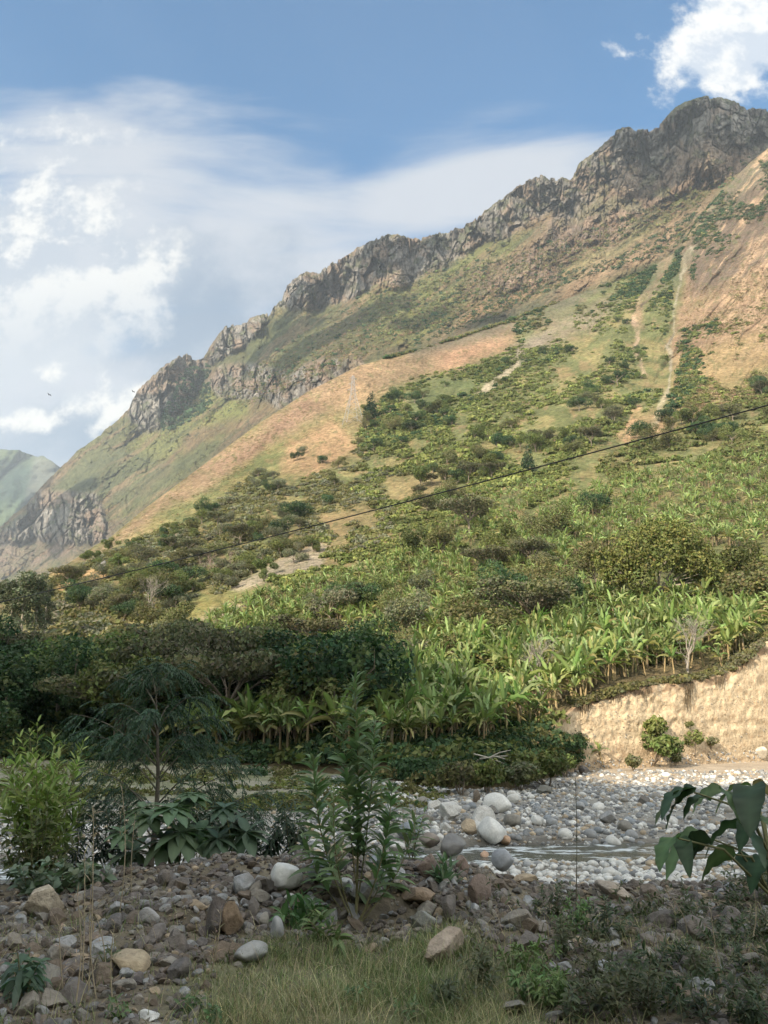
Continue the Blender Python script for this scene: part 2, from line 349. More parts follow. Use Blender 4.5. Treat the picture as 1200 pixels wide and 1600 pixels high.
def build_mountain():
    ag = agrid(1250); P = np.array(SKYL, float)
    dist = np.interp(P[:, 0], SD[:, 0], SD[:, 1])
    et, yt = curve(np.c_[P, dist], ag)
    BD = [(-500,2400),(0,2300),(170,1700),(300,1300),(560,1000),(700,960),(800,960),(1060,1030),(1200,1110),(1500,1200)]
    BD = np.array(BD, float); cr = np.array(CREST, float)
    bot = [(X, Y+45, np.interp(X, BD[:, 0], BD[:, 1])) for X, Y, _ in cr]
    low = [(X, Y+170, 0.86*d) for X, Y, d in bot]
    eb, yb = curve(bot, ag); el, yl = curve(low, ag)
    eb = np.minimum(eb, et-0.03)
    nr = 560; s = np.linspace(0, 1, nr)[:, None]
    e = eb[None]*(1-s)+et[None]*s
    X, Yp = px(np.broadcast_to(ag[None], e.shape), e)
    wx = X+9*fbm(X/40, Yp/40, o=4, seed=3); wy = Yp+9*fbm(X/40, Yp/40, o=4, seed=9)
    cl = np.zeros(X.shape)
    for p in CLIFFS: cl = np.maximum(cl, pmask(wx, wy, p, 12))
    sky_y = np.interp(X[-1], P[:, 0], P[:, 1])[None]+0*X
    low_face = sst(Yp-sky_y, 42, 90)*sst(X, 480, 640)
    rough_cl = cl*(1-0.6*low_face)
    g = 1-0.80*cl*(1-.4*low_face)
    cum = np.cumsum(g, 0); cum = (cum-cum[:1])/(cum[-1:]-cum[:1])
    cum = smooth_cols(cum, 8); cum = 0.75*cum+0.25*s
    y = yb[None]*(1-cum)+yt[None]*cum
    D = y/1500.0
    # relief along the ray: spurs, gullies, cliff columns
    d1 = (X*0.62+Yp*0.78); d2 = (-X*0.78+Yp*0.62)
    spur = ridged(d1/95, d2/260, o=3, seed=21)*100*D
    gul = (ridged(d1/26+.6*fbm(X/50, Yp/50, seed=33), d2/110, o=4, seed=31)*40+ridged(d1/11, d2/60, o=3, seed=34)*10)*D*(1-0.5*cl)
    colm = ridged(X/10+2*fbm(X/50, Yp/50, seed=5), Yp/60, o=4, seed=41, g=0.6)*26*D*cl
    colm += ridged(X/42, Yp/120, o=2, seed=46)*34*D*cl
    blk = fbm(X/5, Yp/9, o=4, seed=51, g=0.75)*20*D*cl+ridged(X/4.2+fbm(X/20, Yp/20, seed=58), Yp/26, o=3, seed=52, g=.6)*11*D*cl
    ledge = (np.abs(((Yp+6*fbm(X/30, Yp/30, seed=77))/13) % 1-0.5)*2)*3*D*cl
    rough = fbm(X/16, Yp/16, o=5, seed=61, g=0.65)*24*D
    # a deep recess that keeps the dark side of two buttresses
    qx = X+5*fbm(X/30, Yp/30, o=3, seed=56); qy = Yp+8*fbm(X/30, Yp/30, o=3, seed=57)
    f1, g1 = facets(qx/24, qy/55, 501, 1.1); f2, g2 = facets(qx/9, qy/24, 511, 1.1); f3, g3 = facets(qx/4.2, qy/9, 521, 1.0)
    f4, g4 = facets(qx/13, qy/13, 531, 1.0)
    blocks = (f1*38+f2*21+f3*9+12*(1-sst(g2, 0, .16))+26*(1-sst(g1, 0, .07)))*D*(rough_cl*.85+0.10*(1-rough_cl))+f4*5*D*(1-cl)
    y = y+spur+gul-30*D-colm*0.35-blk*0.45-ledge+rough*0.7+blocks
    def butt(xc, w, y0, y1, amp): return amp*D*np.clip(1-np.abs(X-xc)/w, 0, 1)*sst(Yp, y0-18, y0+12)*(1-sst(Yp, y1-20, y1+20))
    y -= butt(262, 40, 560, 680, 110); y -= butt(585, 30, 372, 450, 70); y -= butt(1105, 70, 150, 270, 90); y -= butt(970, 36, 200, 300, 60); y -= butt(470, 36, 425, 480, 60)
    y -= butt(120, 60, 765, 850, 90)
    y += butt(318, 26, 565, 640, 90); y += butt(640, 18, 380, 460, 70); y += butt(440, 40, 480, 600, 40)
    y += 60*D*lmask(X, Yp, [(560,430),(520,480),(480,540),(455,600)], 26, 0.9)
    # skyline: a little toothed on the rock
    e2 = e+(cl*s**6)*(0.003*fbm(X/5, Yp*0, o=4, seed=71, g=0.7)+0.0035*facets(X/6, X*0+.5, 541, .6)[0])+s**8*0.0012*fbm(X/3, 0*X, o=3, seed=73)
    Z = CAMZ+e2*y; Xw = ag[None]*y
    # below and behind the seen face
    lowr = 12; t = np.linspace(0, 1, lowr, endpoint=False)[:, None]
    ylow = yl[None]*(1-t)+y[0][None]*t; elow = el[None]*(1-t)+e2[0][None]*t
    zlow = CAMZ+elow*ylow
    bk = 8; tb = (np.arange(1, bk+1)/bk)[:, None]
    yb2 = y[-1][None]*(1+0.35*tb); zb = Z[-1][None]*(1-0.8*tb**1.3)
    V_ = np.stack([np.concatenate([ag[None]*ylow, Xw, ag[None]*yb2]), np.concatenate([ylow, y, yb2]), np.concatenate([zlow, Z, zb])], -1)
    # ---- colours
    grass = np.array([0.115, 0.118, 0.05]); dry = np.array([0.19, 0.15, 0.075]); brown = np.array([0.185, 0.125, 0.078]); rock = np.array([0.205, 0.19, 0.17])
    n1 = fbm(d1/30, d2/90, o=5, seed=81, g=0.6); n2 = fbm(X/18, Yp/14, o=5, seed=83, g=0.6)
    C = np.broadcast_to(grass, X.shape+(3,)).copy()*1.0
    C = paint(C, sst(n1, -0.1, 0.35), brown, 0.75); C = paint(C, sst(n2, 0.05, 0.4), dry, 0.6)
    def pol(poly, c, k=1.0, soft=22): 
        nonlocal C; C = paint(C, pmask(wx, wy, poly, soft)*(0.65+0.35*sst(n2, -0.5, 0.2)), c, k)
    pol([(640,440),(760,400),(900,360),(1060,300),(1180,260),(1180,330),(1050,400),(900,450),(740,520),(660,545),(600,520)], (0.20,0.15,0.095), 0.8)
    pol([(560,455),(640,435),(700,412),(790,375),(830,362),(820,380),(740,420),(700,470),(660,520),(600,535),(565,500)], (0.155,0.165,0.06), 0.95)
    pol([(640,490),(720,460),(740,470),(690,510),(640,540),(610,540)], (0.16,0.165,0.055), 0.9)
    pol([(860,430),(980,350),(1060,300),(1110,295),(1080,330),(1000,380),(900,430),(800,480),(740,500)], (0.24,0.21,0.10), 0.75)
    pol([(1030,315),(1090,298),(1100,305),(1050,325)], (0.17,0.19,0.06), 1)
    pol([(690,520),(760,460),(850,430),(900,420),(820,470),(740,515)], (0.27,0.17,0.095), 0.8)
    pol([(880,440),(960,400),(1060,330),(1110,320),(1060,390),(960,430),(890,455)], (0.30,0.21,0.13), 0.85)
    pol([(850,490),(960,440),(1060,385),(1100,360),(1080,410),(980,450),(880,500)], (0.055,0.075,0.04), 0.8)
    pol([(880,300),(960,300),(1050,320),(960,380),(880,410),(830,430),(790,420),(850,350)], (0.23,0.165,0.125), 0.8)
    pol([(700,520),(790,480),(860,460),(880,470),(820,500),(740,530)], (0.085,0.09,0.055), 0.85)
    pol([(320,560),(420,510),(470,500),(560,470),(600,500),(580,560),(520,610),(420,600),(340,590)], (0.085,0.095,0.045), 0.7)
    pol([(320,570),(420,590),(520,590),(480,640),(380,640),(325,610)], (0.19,0.13,0.09), 0.7)
    pol([(280,640),(330,610),(385,620),(388,650),(330,662),(280,672)], (0.17,0.18,0.06), 1)
    pol([(190,690),(250,670),(300,660),(280,700),(230,740),(200,760),(190,730)], (0.16,0.17,0.06), 0.9)
    pol([(90,745),(180,700),(260,720),(330,690),(360,690),(260,760),(190,800),(150,770),(80,765)], (0.105,0.115,0.06), 0.8)
    pol([(210,780),(330,700),(420,640),(430,650),(330,730),(240,800)], (0.125,0.135,0.065), 0.7)
    pol([(400,640),(480,600),(520,600),(480,640),(420,670)], (0.165,0.165,0.065), 0.6)
    pol([(0,840),(90,830),(190,820),(170,845),(110,870),(-60,920),(-60,860)], (0.20,0.15,0.12), 0.8)
    pol([(300,740),(400,650),(470,620),(480,613),(400,670),(240,790),(180,840)], (0.15,0.10,0.08), 0.7)
    pol([(1150,170),(1300,160),(1300,300),(1180,240),(1080,250),(1130,220)], (0.10,0.11,0.05), 0.7)
    pol([(985,340),(1060,320),(1180,255),(1200,255),(1080,330),(1000,370)], (0.11,0.13,0.05), 0.5)
    stripe = sst(fbm(d1/9+.8*fbm(X/40, Yp/40, seed=87), d2/95, o=4, seed=86, g=.6), .08, .38)*(1-sst(n1, .3, .6)*.5)
    C = paint(C, stripe, (0.225, 0.155, 0.095), 0.6); C = paint(C, sst(fbm(d1/7, d2/70, o=4, seed=88, g=.6), .12, .4), (0.075, 0.085, 0.045), 0.55)
    # cliffs: grey stone streaked with brown, tufts of grass on the ledges
    st = fbm(X/6, Yp/36, o=4, seed=91, g=0.65)
    rc = rock*(1.0+0.22*f2[..., None]+0.22*f3[..., None]+0.6*st[..., None]+0.5*fbm(X/3.2, Yp/14, o=3, seed=92, g=.7)[..., None]); rc = paint(rc, sst(fbm(X/22, Yp/30, o=4, seed=93), -0.05, 0.3), (0.26, 0.19, 0.14), 0.8)
    rc = paint(rc, sst(fbm(X/10, Yp/8, o=4, seed=95), 0.1, 0.35), (0.09, 0.105, 0.05), 0.65)
    bf = np.array([0.235, 0.165, 0.115])*(1.0+0.35*st[..., None]+0.3*f3[..., None]); bf = paint(bf, sst(fbm(X/26, Yp/20, o=4, seed=98), .0, .3), (0.15, 0.15, 0.07), .7)
    lf_ = np.clip(low_face*(.75+.5*n2), 0, 1)[..., None]; rc = rc*(1-lf_)+bf*lf_
    C = C*(1-cl[..., None]*0.92)+rc*cl[..., None]*0.92
    fleck = sst(fbm(X/4, Yp/4, o=3, seed=97, g=0.7), 0.28, 0.45)*(1-cl); C = paint(C, fleck, (0.06, 0.072, 0.042), 0.6)
    C = np.concatenate([np.broadcast_to(C[:1], (lowr,)+C.shape[1:]), C, np.broadcast_to(C[-1:], (bk,)+C.shape[1:])])
    nrt = V_.shape[0]
    me = make_mesh('mountain', V_.reshape(-1, 3), [grid_faces(nrt, len(ag))], np.clip(C.reshape(-1, 3), 0.01, 1))
    o = link('mountain', me, M['mountain']); tag(o, kind='structure')
    return dict(ag=ag, e=e, V=V_[lowr:lowr+nr])
MT = build_mountain()

# ---- the far hill on the left
def build_far():
    ag = np.linspace(-0.95, -0.1, 240)
    top = [(-600,690,5200),(-200,706,5200),(-60,700,5200),(0,702,5200),(30,703,5200),(42,709,5150),(56,713,5100),(67,712,5100),(75,718,5100),(85,723,5100),(92,728,5100),(110,738,5100),(160,800,5100),(400,900,5000)]
    bot = [(-600,1000,4300),(0,880,4300),(400,960,4200)]
    et, yt = curve(top, ag); eb, yb = curve(bot, ag); nr = 160; s = np.linspace(0, 1, nr)[:, None]
    e = eb*(1-s)+et*s; y = yb*(1-s)+yt*s; X, Yp = px(ag[None]+0*e, e)
    y = y+ridged(X/45+Yp/60, Yp/130, o=4, seed=12)*330+fbm(X/20, Yp/20, o=4, seed=13)*60
    e = e+s**6*0.0012*fbm(X/5, 0*X, seed=4)
    Z = CAMZ+e*y
    tb = (np.arange(1, 5)/4)[:, None]
    V_ = np.stack([np.concatenate([ag*y, ag*(y[-1]*(1+.3*tb))]), np.concatenate([y, y[-1]*(1+.3*tb)]), np.concatenate([Z, Z[-1]*(1-.8*tb)])], -1)
    C = np.broadcast_to(np.array([0.03, 0.048, 0.035]), X.shape+(3,)).copy()  # base colour darkened too, for the cloud shade lying on this hill
    C = paint(C, sst(fbm(X/30, Yp/20, o=4, seed=14), 0, .3), (0.055, 0.07, 0.04), 0.8); C = paint(C, sst(Yp, 770, 815), (0.075, 0.10, 0.045), 0.8)
    C = paint(C, 1-sst(Yp, 705, 740), (0.075, 0.095, 0.045), 0.7); C = paint(C, pmask(X, Yp, [(55,710),(95,725),(70,790),(40,780)], 12), (0.12,0.12,0.10), 0.6)
    C = np.concatenate([C, np.broadcast_to(C[-1:], (4,)+C.shape[1:])])
    me = make_mesh('far_hill', V_.reshape(-1, 3), [grid_faces(nr+4, len(ag))], C.reshape(-1, 3)); tag(link('far_hill', me, M['far']), kind='structure')
build_far()

# ---- the near hillside with its bank at the river
BED = -4.1
def bdist(X, Y): a, e = pe(X, Y); return (BED-CAMZ)/e
B0 = [(X, Y, float(bdist(X, Y))) for X, Y in [(-500,1182),(-300,1188),(0,1195),(300,1200),(450,1210),(600,1228),(700,1238),(800,1235),(870,1216),(900,1206),(1050,1199),(1200,1190),(1500,1175)]]
b0x = np.array([p[0] for p in B0]); b0d = np.array([p[2] for p in B0])
B1 = [(X, Y, float(np.interp(X, b0x, b0d))+d) for X, Y, d in [(-500,1130,8),(-300,1140,8),(0,1150,8),(300,1155,8),(600,1172,7),(780,1180,6),(850,1150,4.5),(880,1122,3.4),(905,1100,3.0),(940,1084,3.0),(1000,1074,3.2),(1060,1066,3.4),(1100,1062,3.6),(1135,1052,3.8),(1160,1030,4.0),(1185,1010,4.5),(1200,1002,5),(1300,950,6),(1500,900,8)]]
B2 = [(-500,1075,130),(0,1080,125),(300,1082,115),(600,1055,105),(800,1005,108),(1000,960,115),(1200,925,122),(1500,860,140)]
B3 = [(-500,1060,155),(-300,1050,160),(0,1010,170),(300,960,190),(600,860,220),(900,770,260),(1200,720,290),(1500,640,300)]
B4 = [(-500,1040,190),(-300,1020,200),(0,960,230),(200,880,310),(400,800,360),(600,730,400),(900,640,430),(1200,600,450),(1500,520,480)]
def build_hill():
    ag = agrid(840, 0.58); cs = [curve(p, ag) for p in (B0, B1, B2, B3, B4, CREST)]
    nb = 60; s = np.linspace(0, 1, nb)[:, None]
    e0, y0 = cs[0]; e1, y1 = cs[1]
    s2 = 0.10*s+0.90*s**1.0
    eb = e0+(e1-e0)*s; yb = y0+(y1-y0)*(0.65*s+0.35*s**3)
    # slope rows: more rows far away (steeper in picture)
    ns = 620; u = np.linspace(0, 1, ns)
    E = np.stack([c[0] for c in cs[1:]]); Yd = np.stack([c[1] for c in cs[1:]])
    E = np.maximum.accumulate(E+np.arange(5)[:, None]*1e-4, 0)
    e = E[0][None]*(1-u[:, None])+E[-1][None]*u[:, None]
    y = np.empty_like(e)
    for j in range(len(ag)): y[:, j] = np.interp(e[:, j], E[:, j], Yd[:, j])
    ys = smooth_rows(y, 40); ys = smooth_cols(ys, 12)
    w = (sst(u, 0.0, 0.06)*(1-sst(u, 0.93, 1.0)))[:, None]; y = y*(1-w)+ys*w
    X, Yp = px(ag[None]+0*e, e)
    wx = X+12*fbm(X/50, Yp/40, o=4, seed=103); wy = Yp+10*fbm(X/50, Yp/40, o=4, seed=109)
    D = y/300.0
    d1 = (X*0.72+Yp*0.69); d2 = (-X*0.69+Yp*0.72)
    fade = sst(u, 0.0, 0.12)[:, None]*(1-0.6*sst(u, 0.9, 1.0)[:, None])
    rel = ridged(d1/120, d2/330, o=3, seed=121)*13*D + ridged(d1/34, d2/160, o=3, seed=131)*4.2*D + fbm(X/22, Yp/18, o=5, seed=141, g=0.55)*3.2*D
    right = sst(X, 900, 1080)*(1-sst(Yp, 560, 700))
    rel += right*(ridged((X*0.80+Yp*0.60+10*fbm(X/35, Yp/35, o=3, seed=152))/10, (-X*0.60+Yp*0.80)/190, o=3, seed=151)*4.2*D)
    for ln, wd_, am in (([(1075,385),(1055,480),(1055,540),(1040,600),(1020,660)], 14, 3.2), ([(1015,470),(992,520),(994,555),(1002,590)], 12, 3.0), ([(1120,290),(1070,380),(950,460),(800,520)], 30, 5.0), ([(170,845),(300,745),(420,660)], 22, -1.0)):
        rel += am*D*lmask(X, Yp, ln, wd_, 0.9)
    y = y+rel*fade
    # bank rows
    Xb, Ypb = px(ag[None]+0*eb, eb); bare = sst(Xb, 850, 900)
    ero = (ridged(Xb/26, Ypb/46+1, o=4, seed=161, g=0.6)*0.9+fbm(Xb/9, Ypb/12, o=4, seed=162, g=0.6)*0.55+fbm(Xb/5, Ypb/5, o=4, seed=163, g=.7)*0.35)*bare + (1-bare)*fbm(Xb/18, Ypb/18, seed=164)*0.8
    ero = ero*0.55
    yb = yb-ero*np.sin(np.clip(s, 0, 1)*math.pi*0.5)*(1-0.0*s)
    # lip joins
    dj = (yb[-1]-y[0])*(1-sst(u, 0, 0.02))[:, None]; y = y+dj
    e_all = np.concatenate([eb[:-1], e]); y_all = np.concatenate([yb[:-1], y])
    bk = 8; tb = (np.arange(1, bk+1)/bk)[:, None]
    yk = y_all[-1]*(1+0.14*tb); ek = e_all[-1]*(1-0.26*tb**1.2)
    pre = np.stack([ag*(y0-2.5), y0-2.5, np.full_like(y0, BED-0.9)], -1)[None]
    V_ = np.stack([np.concatenate([ag*y_all, ag*yk]), np.concatenate([y_all, yk]), np.concatenate([CAMZ+e_all*y_all, CAMZ+ek*yk])], -1)
    # colours
    Xa, Ya = px(ag[None]+0*e_all, e_all)
    wx = Xa+12*fbm(Xa/50, Ya/40, o=4, seed=103); wy = Ya+10*fbm(Xa/50, Ya/40, o=4, seed=109)
    n1 = fbm(Xa/34, Ya/20, o=5, seed=171, g=0.6); n2 = fbm(Xa/14, Ya/9, o=5, seed=173, g=0.6)
    green = np.array([0.115, 0.122, 0.052]); soil = np.array([0.25, 0.165, 0.095]); dry = np.array([0.24, 0.19, 0.09])
    C = np.broadcast_to(green, Xa.shape+(3,)).copy(); C = paint(C, sst(n1, -0.05, 0.35), dry, 0.55); C = paint(C, sst(n2, 0.15, 0.5), soil, 0.5)
    def pol(poly, c, k=1.0, soft=24):
        nonlocal C; C = paint(C, pmask(wx, wy, poly, soft)*(0.7+0.3*sst(n2, -0.5, 0.1)), c, k)
    def lin(pts, c, w, k=1.0, soft=0.6):
        nonlocal C; C = paint(C, lmask(wx+4*fbm(wx/9, wy/9, o=2, seed=175), wy, pts, w, soft)*(.35+.65*sst(n2, -.45, .1)), c, k)
    pol([(60,905),(170,840),(300,735),(480,608),(560,568),(650,545),(800,495),(800,530),(700,560),(600,600),(500,660),(400,700),(330,760),(260,800),(160,860)], (0.235,0.165,0.105), 0.95)
    pol([(560,568),(650,545),(800,500),(812,540),(740,568),(640,592),(560,625),(490,650)], (0.24,0.165,0.10), 0.9)
    pol([(330,730),(480,620),(500,640),(400,710),(340,745)], (0.20,0.13,0.09), 0.8)
    pol([(620,560),(780,510),(790,545),(700,575),(600,610),(570,600)], (0.20,0.145,0.09), 0.8)
    pol([(680,545),(780,530),(800,545),(760,575),(690,590)], (0.31,0.19,0.12), 0.9)
    pol([(620,520),(800,470),(900,430),(960,440),(860,500),(780,520),(640,560)], (0.105,0.095,0.07), 0.8)
    pol([(560,640),(700,580),(820,540),(860,560),(740,620),(600,690)], (0.085,0.105,0.045), 0.8)
    pol([(1060,392),(1130,290),(1230,200),(1500,80),(1500,520),(1300,560),(1180,580),(1120,600),(1060,600),(1045,540),(1070,470)], (0.22,0.148,0.095), 0.95)
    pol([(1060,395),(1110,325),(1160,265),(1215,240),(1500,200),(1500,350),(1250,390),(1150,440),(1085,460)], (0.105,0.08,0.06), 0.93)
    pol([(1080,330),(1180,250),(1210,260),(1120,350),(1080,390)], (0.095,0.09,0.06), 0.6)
    pol([(1050,620),(1060,560),(1120,540),(1200,520),(1200,590),(1110,640),(1060,660)], (0.27,0.20,0.10), 0.8)
    pol([(790,560),(860,500),(960,460),(1040,400),(1075,400),(1050,450),(980,470),(930,520),(850,545)], (0.19,0.155,0.11), 0.8)
    pol([(960,470),(1020,420),(1075,400),(1060,440),(1000,460)], (0.055,0.075,0.035), 0.9)
    pol([(800,545),(830,520),(860,510),(840,560),(810,575)], (0.20,0.17,0.13), 0.7)
    pol([(740,620),(760,600),(815,560),(818,570),(790,592),(760,615)], (0.33,0.28,0.20), 0.9, 8)
    pol([(530,640),(560,600),(640,620),(620,680),(560,720),(500,700)], (0.27,0.19,0.105), 0.55)
    pol([(450,690),(520,660),(560,700),(500,740),(440,740)], (0.32,0.20,0.12), 0.7)
    pol([(440,830),(560,790),(620,800),(640,840),(540,880),(470,880)], (0.27,0.18,0.10), 0.5)
    pol([(360,915),(420,880),(500,845),(515,855),(500,890),(430,900),(380,925)], (0.27,0.23,0.17), 0.95, 10)
    pol([(300,965),(330,950),(390,935),(380,955),(310,980)], (0.33,0.27,0.19), 0.95, 8)
    pol([(240,950),(330,930),(420,920),(340,960),(260,985)], (0.19,0.17,0.06), 0.7)
    pol([(80,900),(170,880),(190,895),(90,930)], (0.38,0.24,0.12), 0.85, 14)
    pol([(60,1015),(190,1000),(210,1035),(60,1040)], (0.34,0.26,0.17), 0.6, 14)
    pol([(0,990),(40,990),(30,1050),(-60,1060),(-60,1000)], (0.33,0.22,0.15), 0.7, 14)
    pol([(960,680),(1020,640),(1060,650),(1040,680),(980,700)], (0.32,0.21,0.12), 0.7, 14)
    pol([(600,745),(680,740),(700,770),(600,790)], (0.26,0.19,0.10), 0.6)
    lin([(1078,385),(1060,450),(1058,490),(1052,520),(1045,545),(1055,560),(1045,590),(1042,612)], (0.26,0.23,0.17), 2.4, 0.8)
    lin([(1042,610),(1030,650),(1020,665)], (0.33,0.28,0.19), 5, 0.8)
    lin([(1048,400),(1030,440),(1005,470),(998,500)], (0.24,0.16,0.105), 8, 0.6)
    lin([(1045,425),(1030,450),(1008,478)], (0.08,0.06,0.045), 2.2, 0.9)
    lin([(995,495),(990,520),(994,550),(1000,575),(1003,590)], (0.33,0.24,0.165), 3.6, 0.85)
    lin([(995,640),(985,670),(980,690)], (0.34,0.22,0.13), 6, 0.7)
    rills = sst(ridged((Xa*0.80+Ya*0.60+9*fbm(Xa/30, Ya/30, o=3, seed=182))/7, (-Xa*0.60+Ya*0.80)/110, o=4, seed=181, g=.6), 0.4, 0.8)*sst(Xa, 1060, 1120)*(1-sst(Ya, 480, 600))
    C = paint(C, rills, (0.36, 0.25, 0.16), 0.7)
    fl = sst(fbm(Xa/5, Ya/4, o=3, seed=191, g=0.7), 0.2, 0.42)*(Ya < 1060); C = paint(C, fl, (0.07, 0.09, 0.035), 0.5)
    # earth under the trees by the river
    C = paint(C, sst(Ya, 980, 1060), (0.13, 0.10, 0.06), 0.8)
    tan = np.array([0.47, 0.375, 0.25])
    bm = sst(Xa, 855, 895)*(np.arange(len(e_all)) < nb+4)[:, None]
    str_ = fbm(Xa/10, Ya/22, o=5, seed=195, g=0.6)
    bc = tan*(1+0.22*str_[..., None]+0.10*np.sin(Ya/3.4+4*fbm(Xa/60, Ya/20, seed=196))[..., None]); bc = paint(bc, sst(Ya, 1150, 1200), (0.40, 0.30, 0.20), 0.6)
    bc = paint(bc, (np.arange(len(e_all)) > nb-7)[:, None]*sst(fbm(Xa/9, Ya/9, seed=197), -0.5, 0.2), (0.20, 0.13, 0.08), 0.8)
    bc = paint(bc, sst(fbm(Xa/6, Ya/5, o=4, seed=198, g=0.65), 0.22, 0.4), (0.33, 0.225, 0.135), 0.6)
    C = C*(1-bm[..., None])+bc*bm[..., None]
    C = np.concatenate([C, np.broadcast_to(C[-1:], (bk,)+C.shape[1:])])
    # one sheet for the slope, its river bank included
    Vt = np.concatenate([pre, V_]); Ct = np.concatenate([C[:1], C])
    nr = Vt.shape[0]
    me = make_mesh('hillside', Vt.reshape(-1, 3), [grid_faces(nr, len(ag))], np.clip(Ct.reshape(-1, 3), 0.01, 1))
    me.materials.append(M['hill']); me.materials.append(M['bank'])
    mi = np.zeros((nr-1, len(ag)-1), np.int32); mi[:nb+4] = 1; me.polygons.foreach_set('material_index', mi.ravel())
    tag(link('hillside', me, None), kind='structure')
    return dict(ag=ag, e=e_all, V=V_[:len(e_all)])
HB = build_hill()

def hit(G, X, Y):
    """where photo points fall on a terrain sheet"""
    X = np.atleast_1d(np.asarray(X, float)); Y = np.atleast_1d(np.asarray(Y, float)); a, e = pe(X, Y)
    ag, E, Vv = G['ag'], G['e'], G['V']; j = np.clip(np.searchsorted(ag, a)-1, 0, len(ag)-2); f = np.clip((a-ag[j])/(ag[j+1]-ag[j]), 0, 1)
    out = np.zeros((len(X), 3))
    for i in range(len(X)):
        ec = E[:, j[i]]*(1-f[i])+E[:, j[i]+1]*f[i]
        r = np.clip(np.searchsorted(ec, e[i])-1, 0, len(ec)-2); g = np.clip((e[i]-ec[r])/max(ec[r+1]-ec[r], 1e-9), 0, 1)
        A = Vv[r, j[i]]*(1-f[i])+Vv[r, j[i]+1]*f[i]; B = Vv[r+1, j[i]]*(1-f[i])+Vv[r+1, j[i]+1]*f[i]
        out[i] = A*(1-g)+B*g
    return out

# ---- verge, rubble berm, river bed
CR = [(-500,1420,9.3),(0,1402,9.1),(100,1400,9.0),(200,1376,8.8),(300,1360,8.7),(350,1356,8.7),(440,1366,8.6),(520,1358,8.6),(640,1362,8.7),(720,1372,8.8),(800,1388,8.8),(900,1404,9.0),(1000,1402,9.0),(1100,1396,9.0),(1200,1385,8.9),(1500,1380,8.8)]
FT = [(-500,5.4),(200,5.6),(320,6.5),(430,7.0),(520,7.3),(700,7.35),(780,7.0),(850,6.5),(1000,5.8),(1500,5.6)]
_a = np.array([pe(p[0], 1400)[0] for p in CR]); _z = np.array([CAMZ+pe(p[0], p[1])[1]*p[2] for p in CR]); _y = np.array([p[2] for p in CR])
_fa = np.array([pe(p[0], 1400)[0] for p in FT]); _fy = np.array([p[1] for p in FT])
def river_c(x): return lerp(32.6, 36.3, sst(x, -4, 6))+0.03*x
def gz(x, y):
    x, y = np.broadcast_arrays(np.asarray(x, float), np.asarray(y, float))
    a = x/np.maximum(y, 4.0); zc = np.interp(a, _a, _z); yc = np.interp(a, _a, _y); yf = np.interp(a, _fa, _fy)
    up = sst(y, yf, yc)*zc
    dn = lerp(zc, BED, np.clip((y-yc-0.5)/15.0, 0, 1)); dn = np.where(y > yc+0.5, dn, zc)
    z = np.where(y < yc, up, dn)
    bedw = sst(y, 20, 25)
    z = z+(fbm(x*1.3, y*1.3, o=3, seed=201)*0.11+fbm(x*4, y*4, o=2, seed=203)*0.02)*sst(y, 5.2, 7)*(1-bedw)
    z = z+bedw*(fbm(x/6, y/4, o=4, seed=205)*0.16+fbm(x/1.4, y/1.4, o=3, seed=207)*0.05)
    rc = river_c(x); z = z-bedw*0.42*(1-sst(np.abs(y-rc), 1.5, 3.2)) + bedw*0.10*sst(y-rc, 3, 9)
    bar = sst(y, 44, 52)*(1-sst(x, -2, 6)); z = z+bar*0.35
    hump = 0.5*np.exp(-((x+1)/6)**2-((y-45)/5)**2); z = z+bedw*hump*0.6
    return z
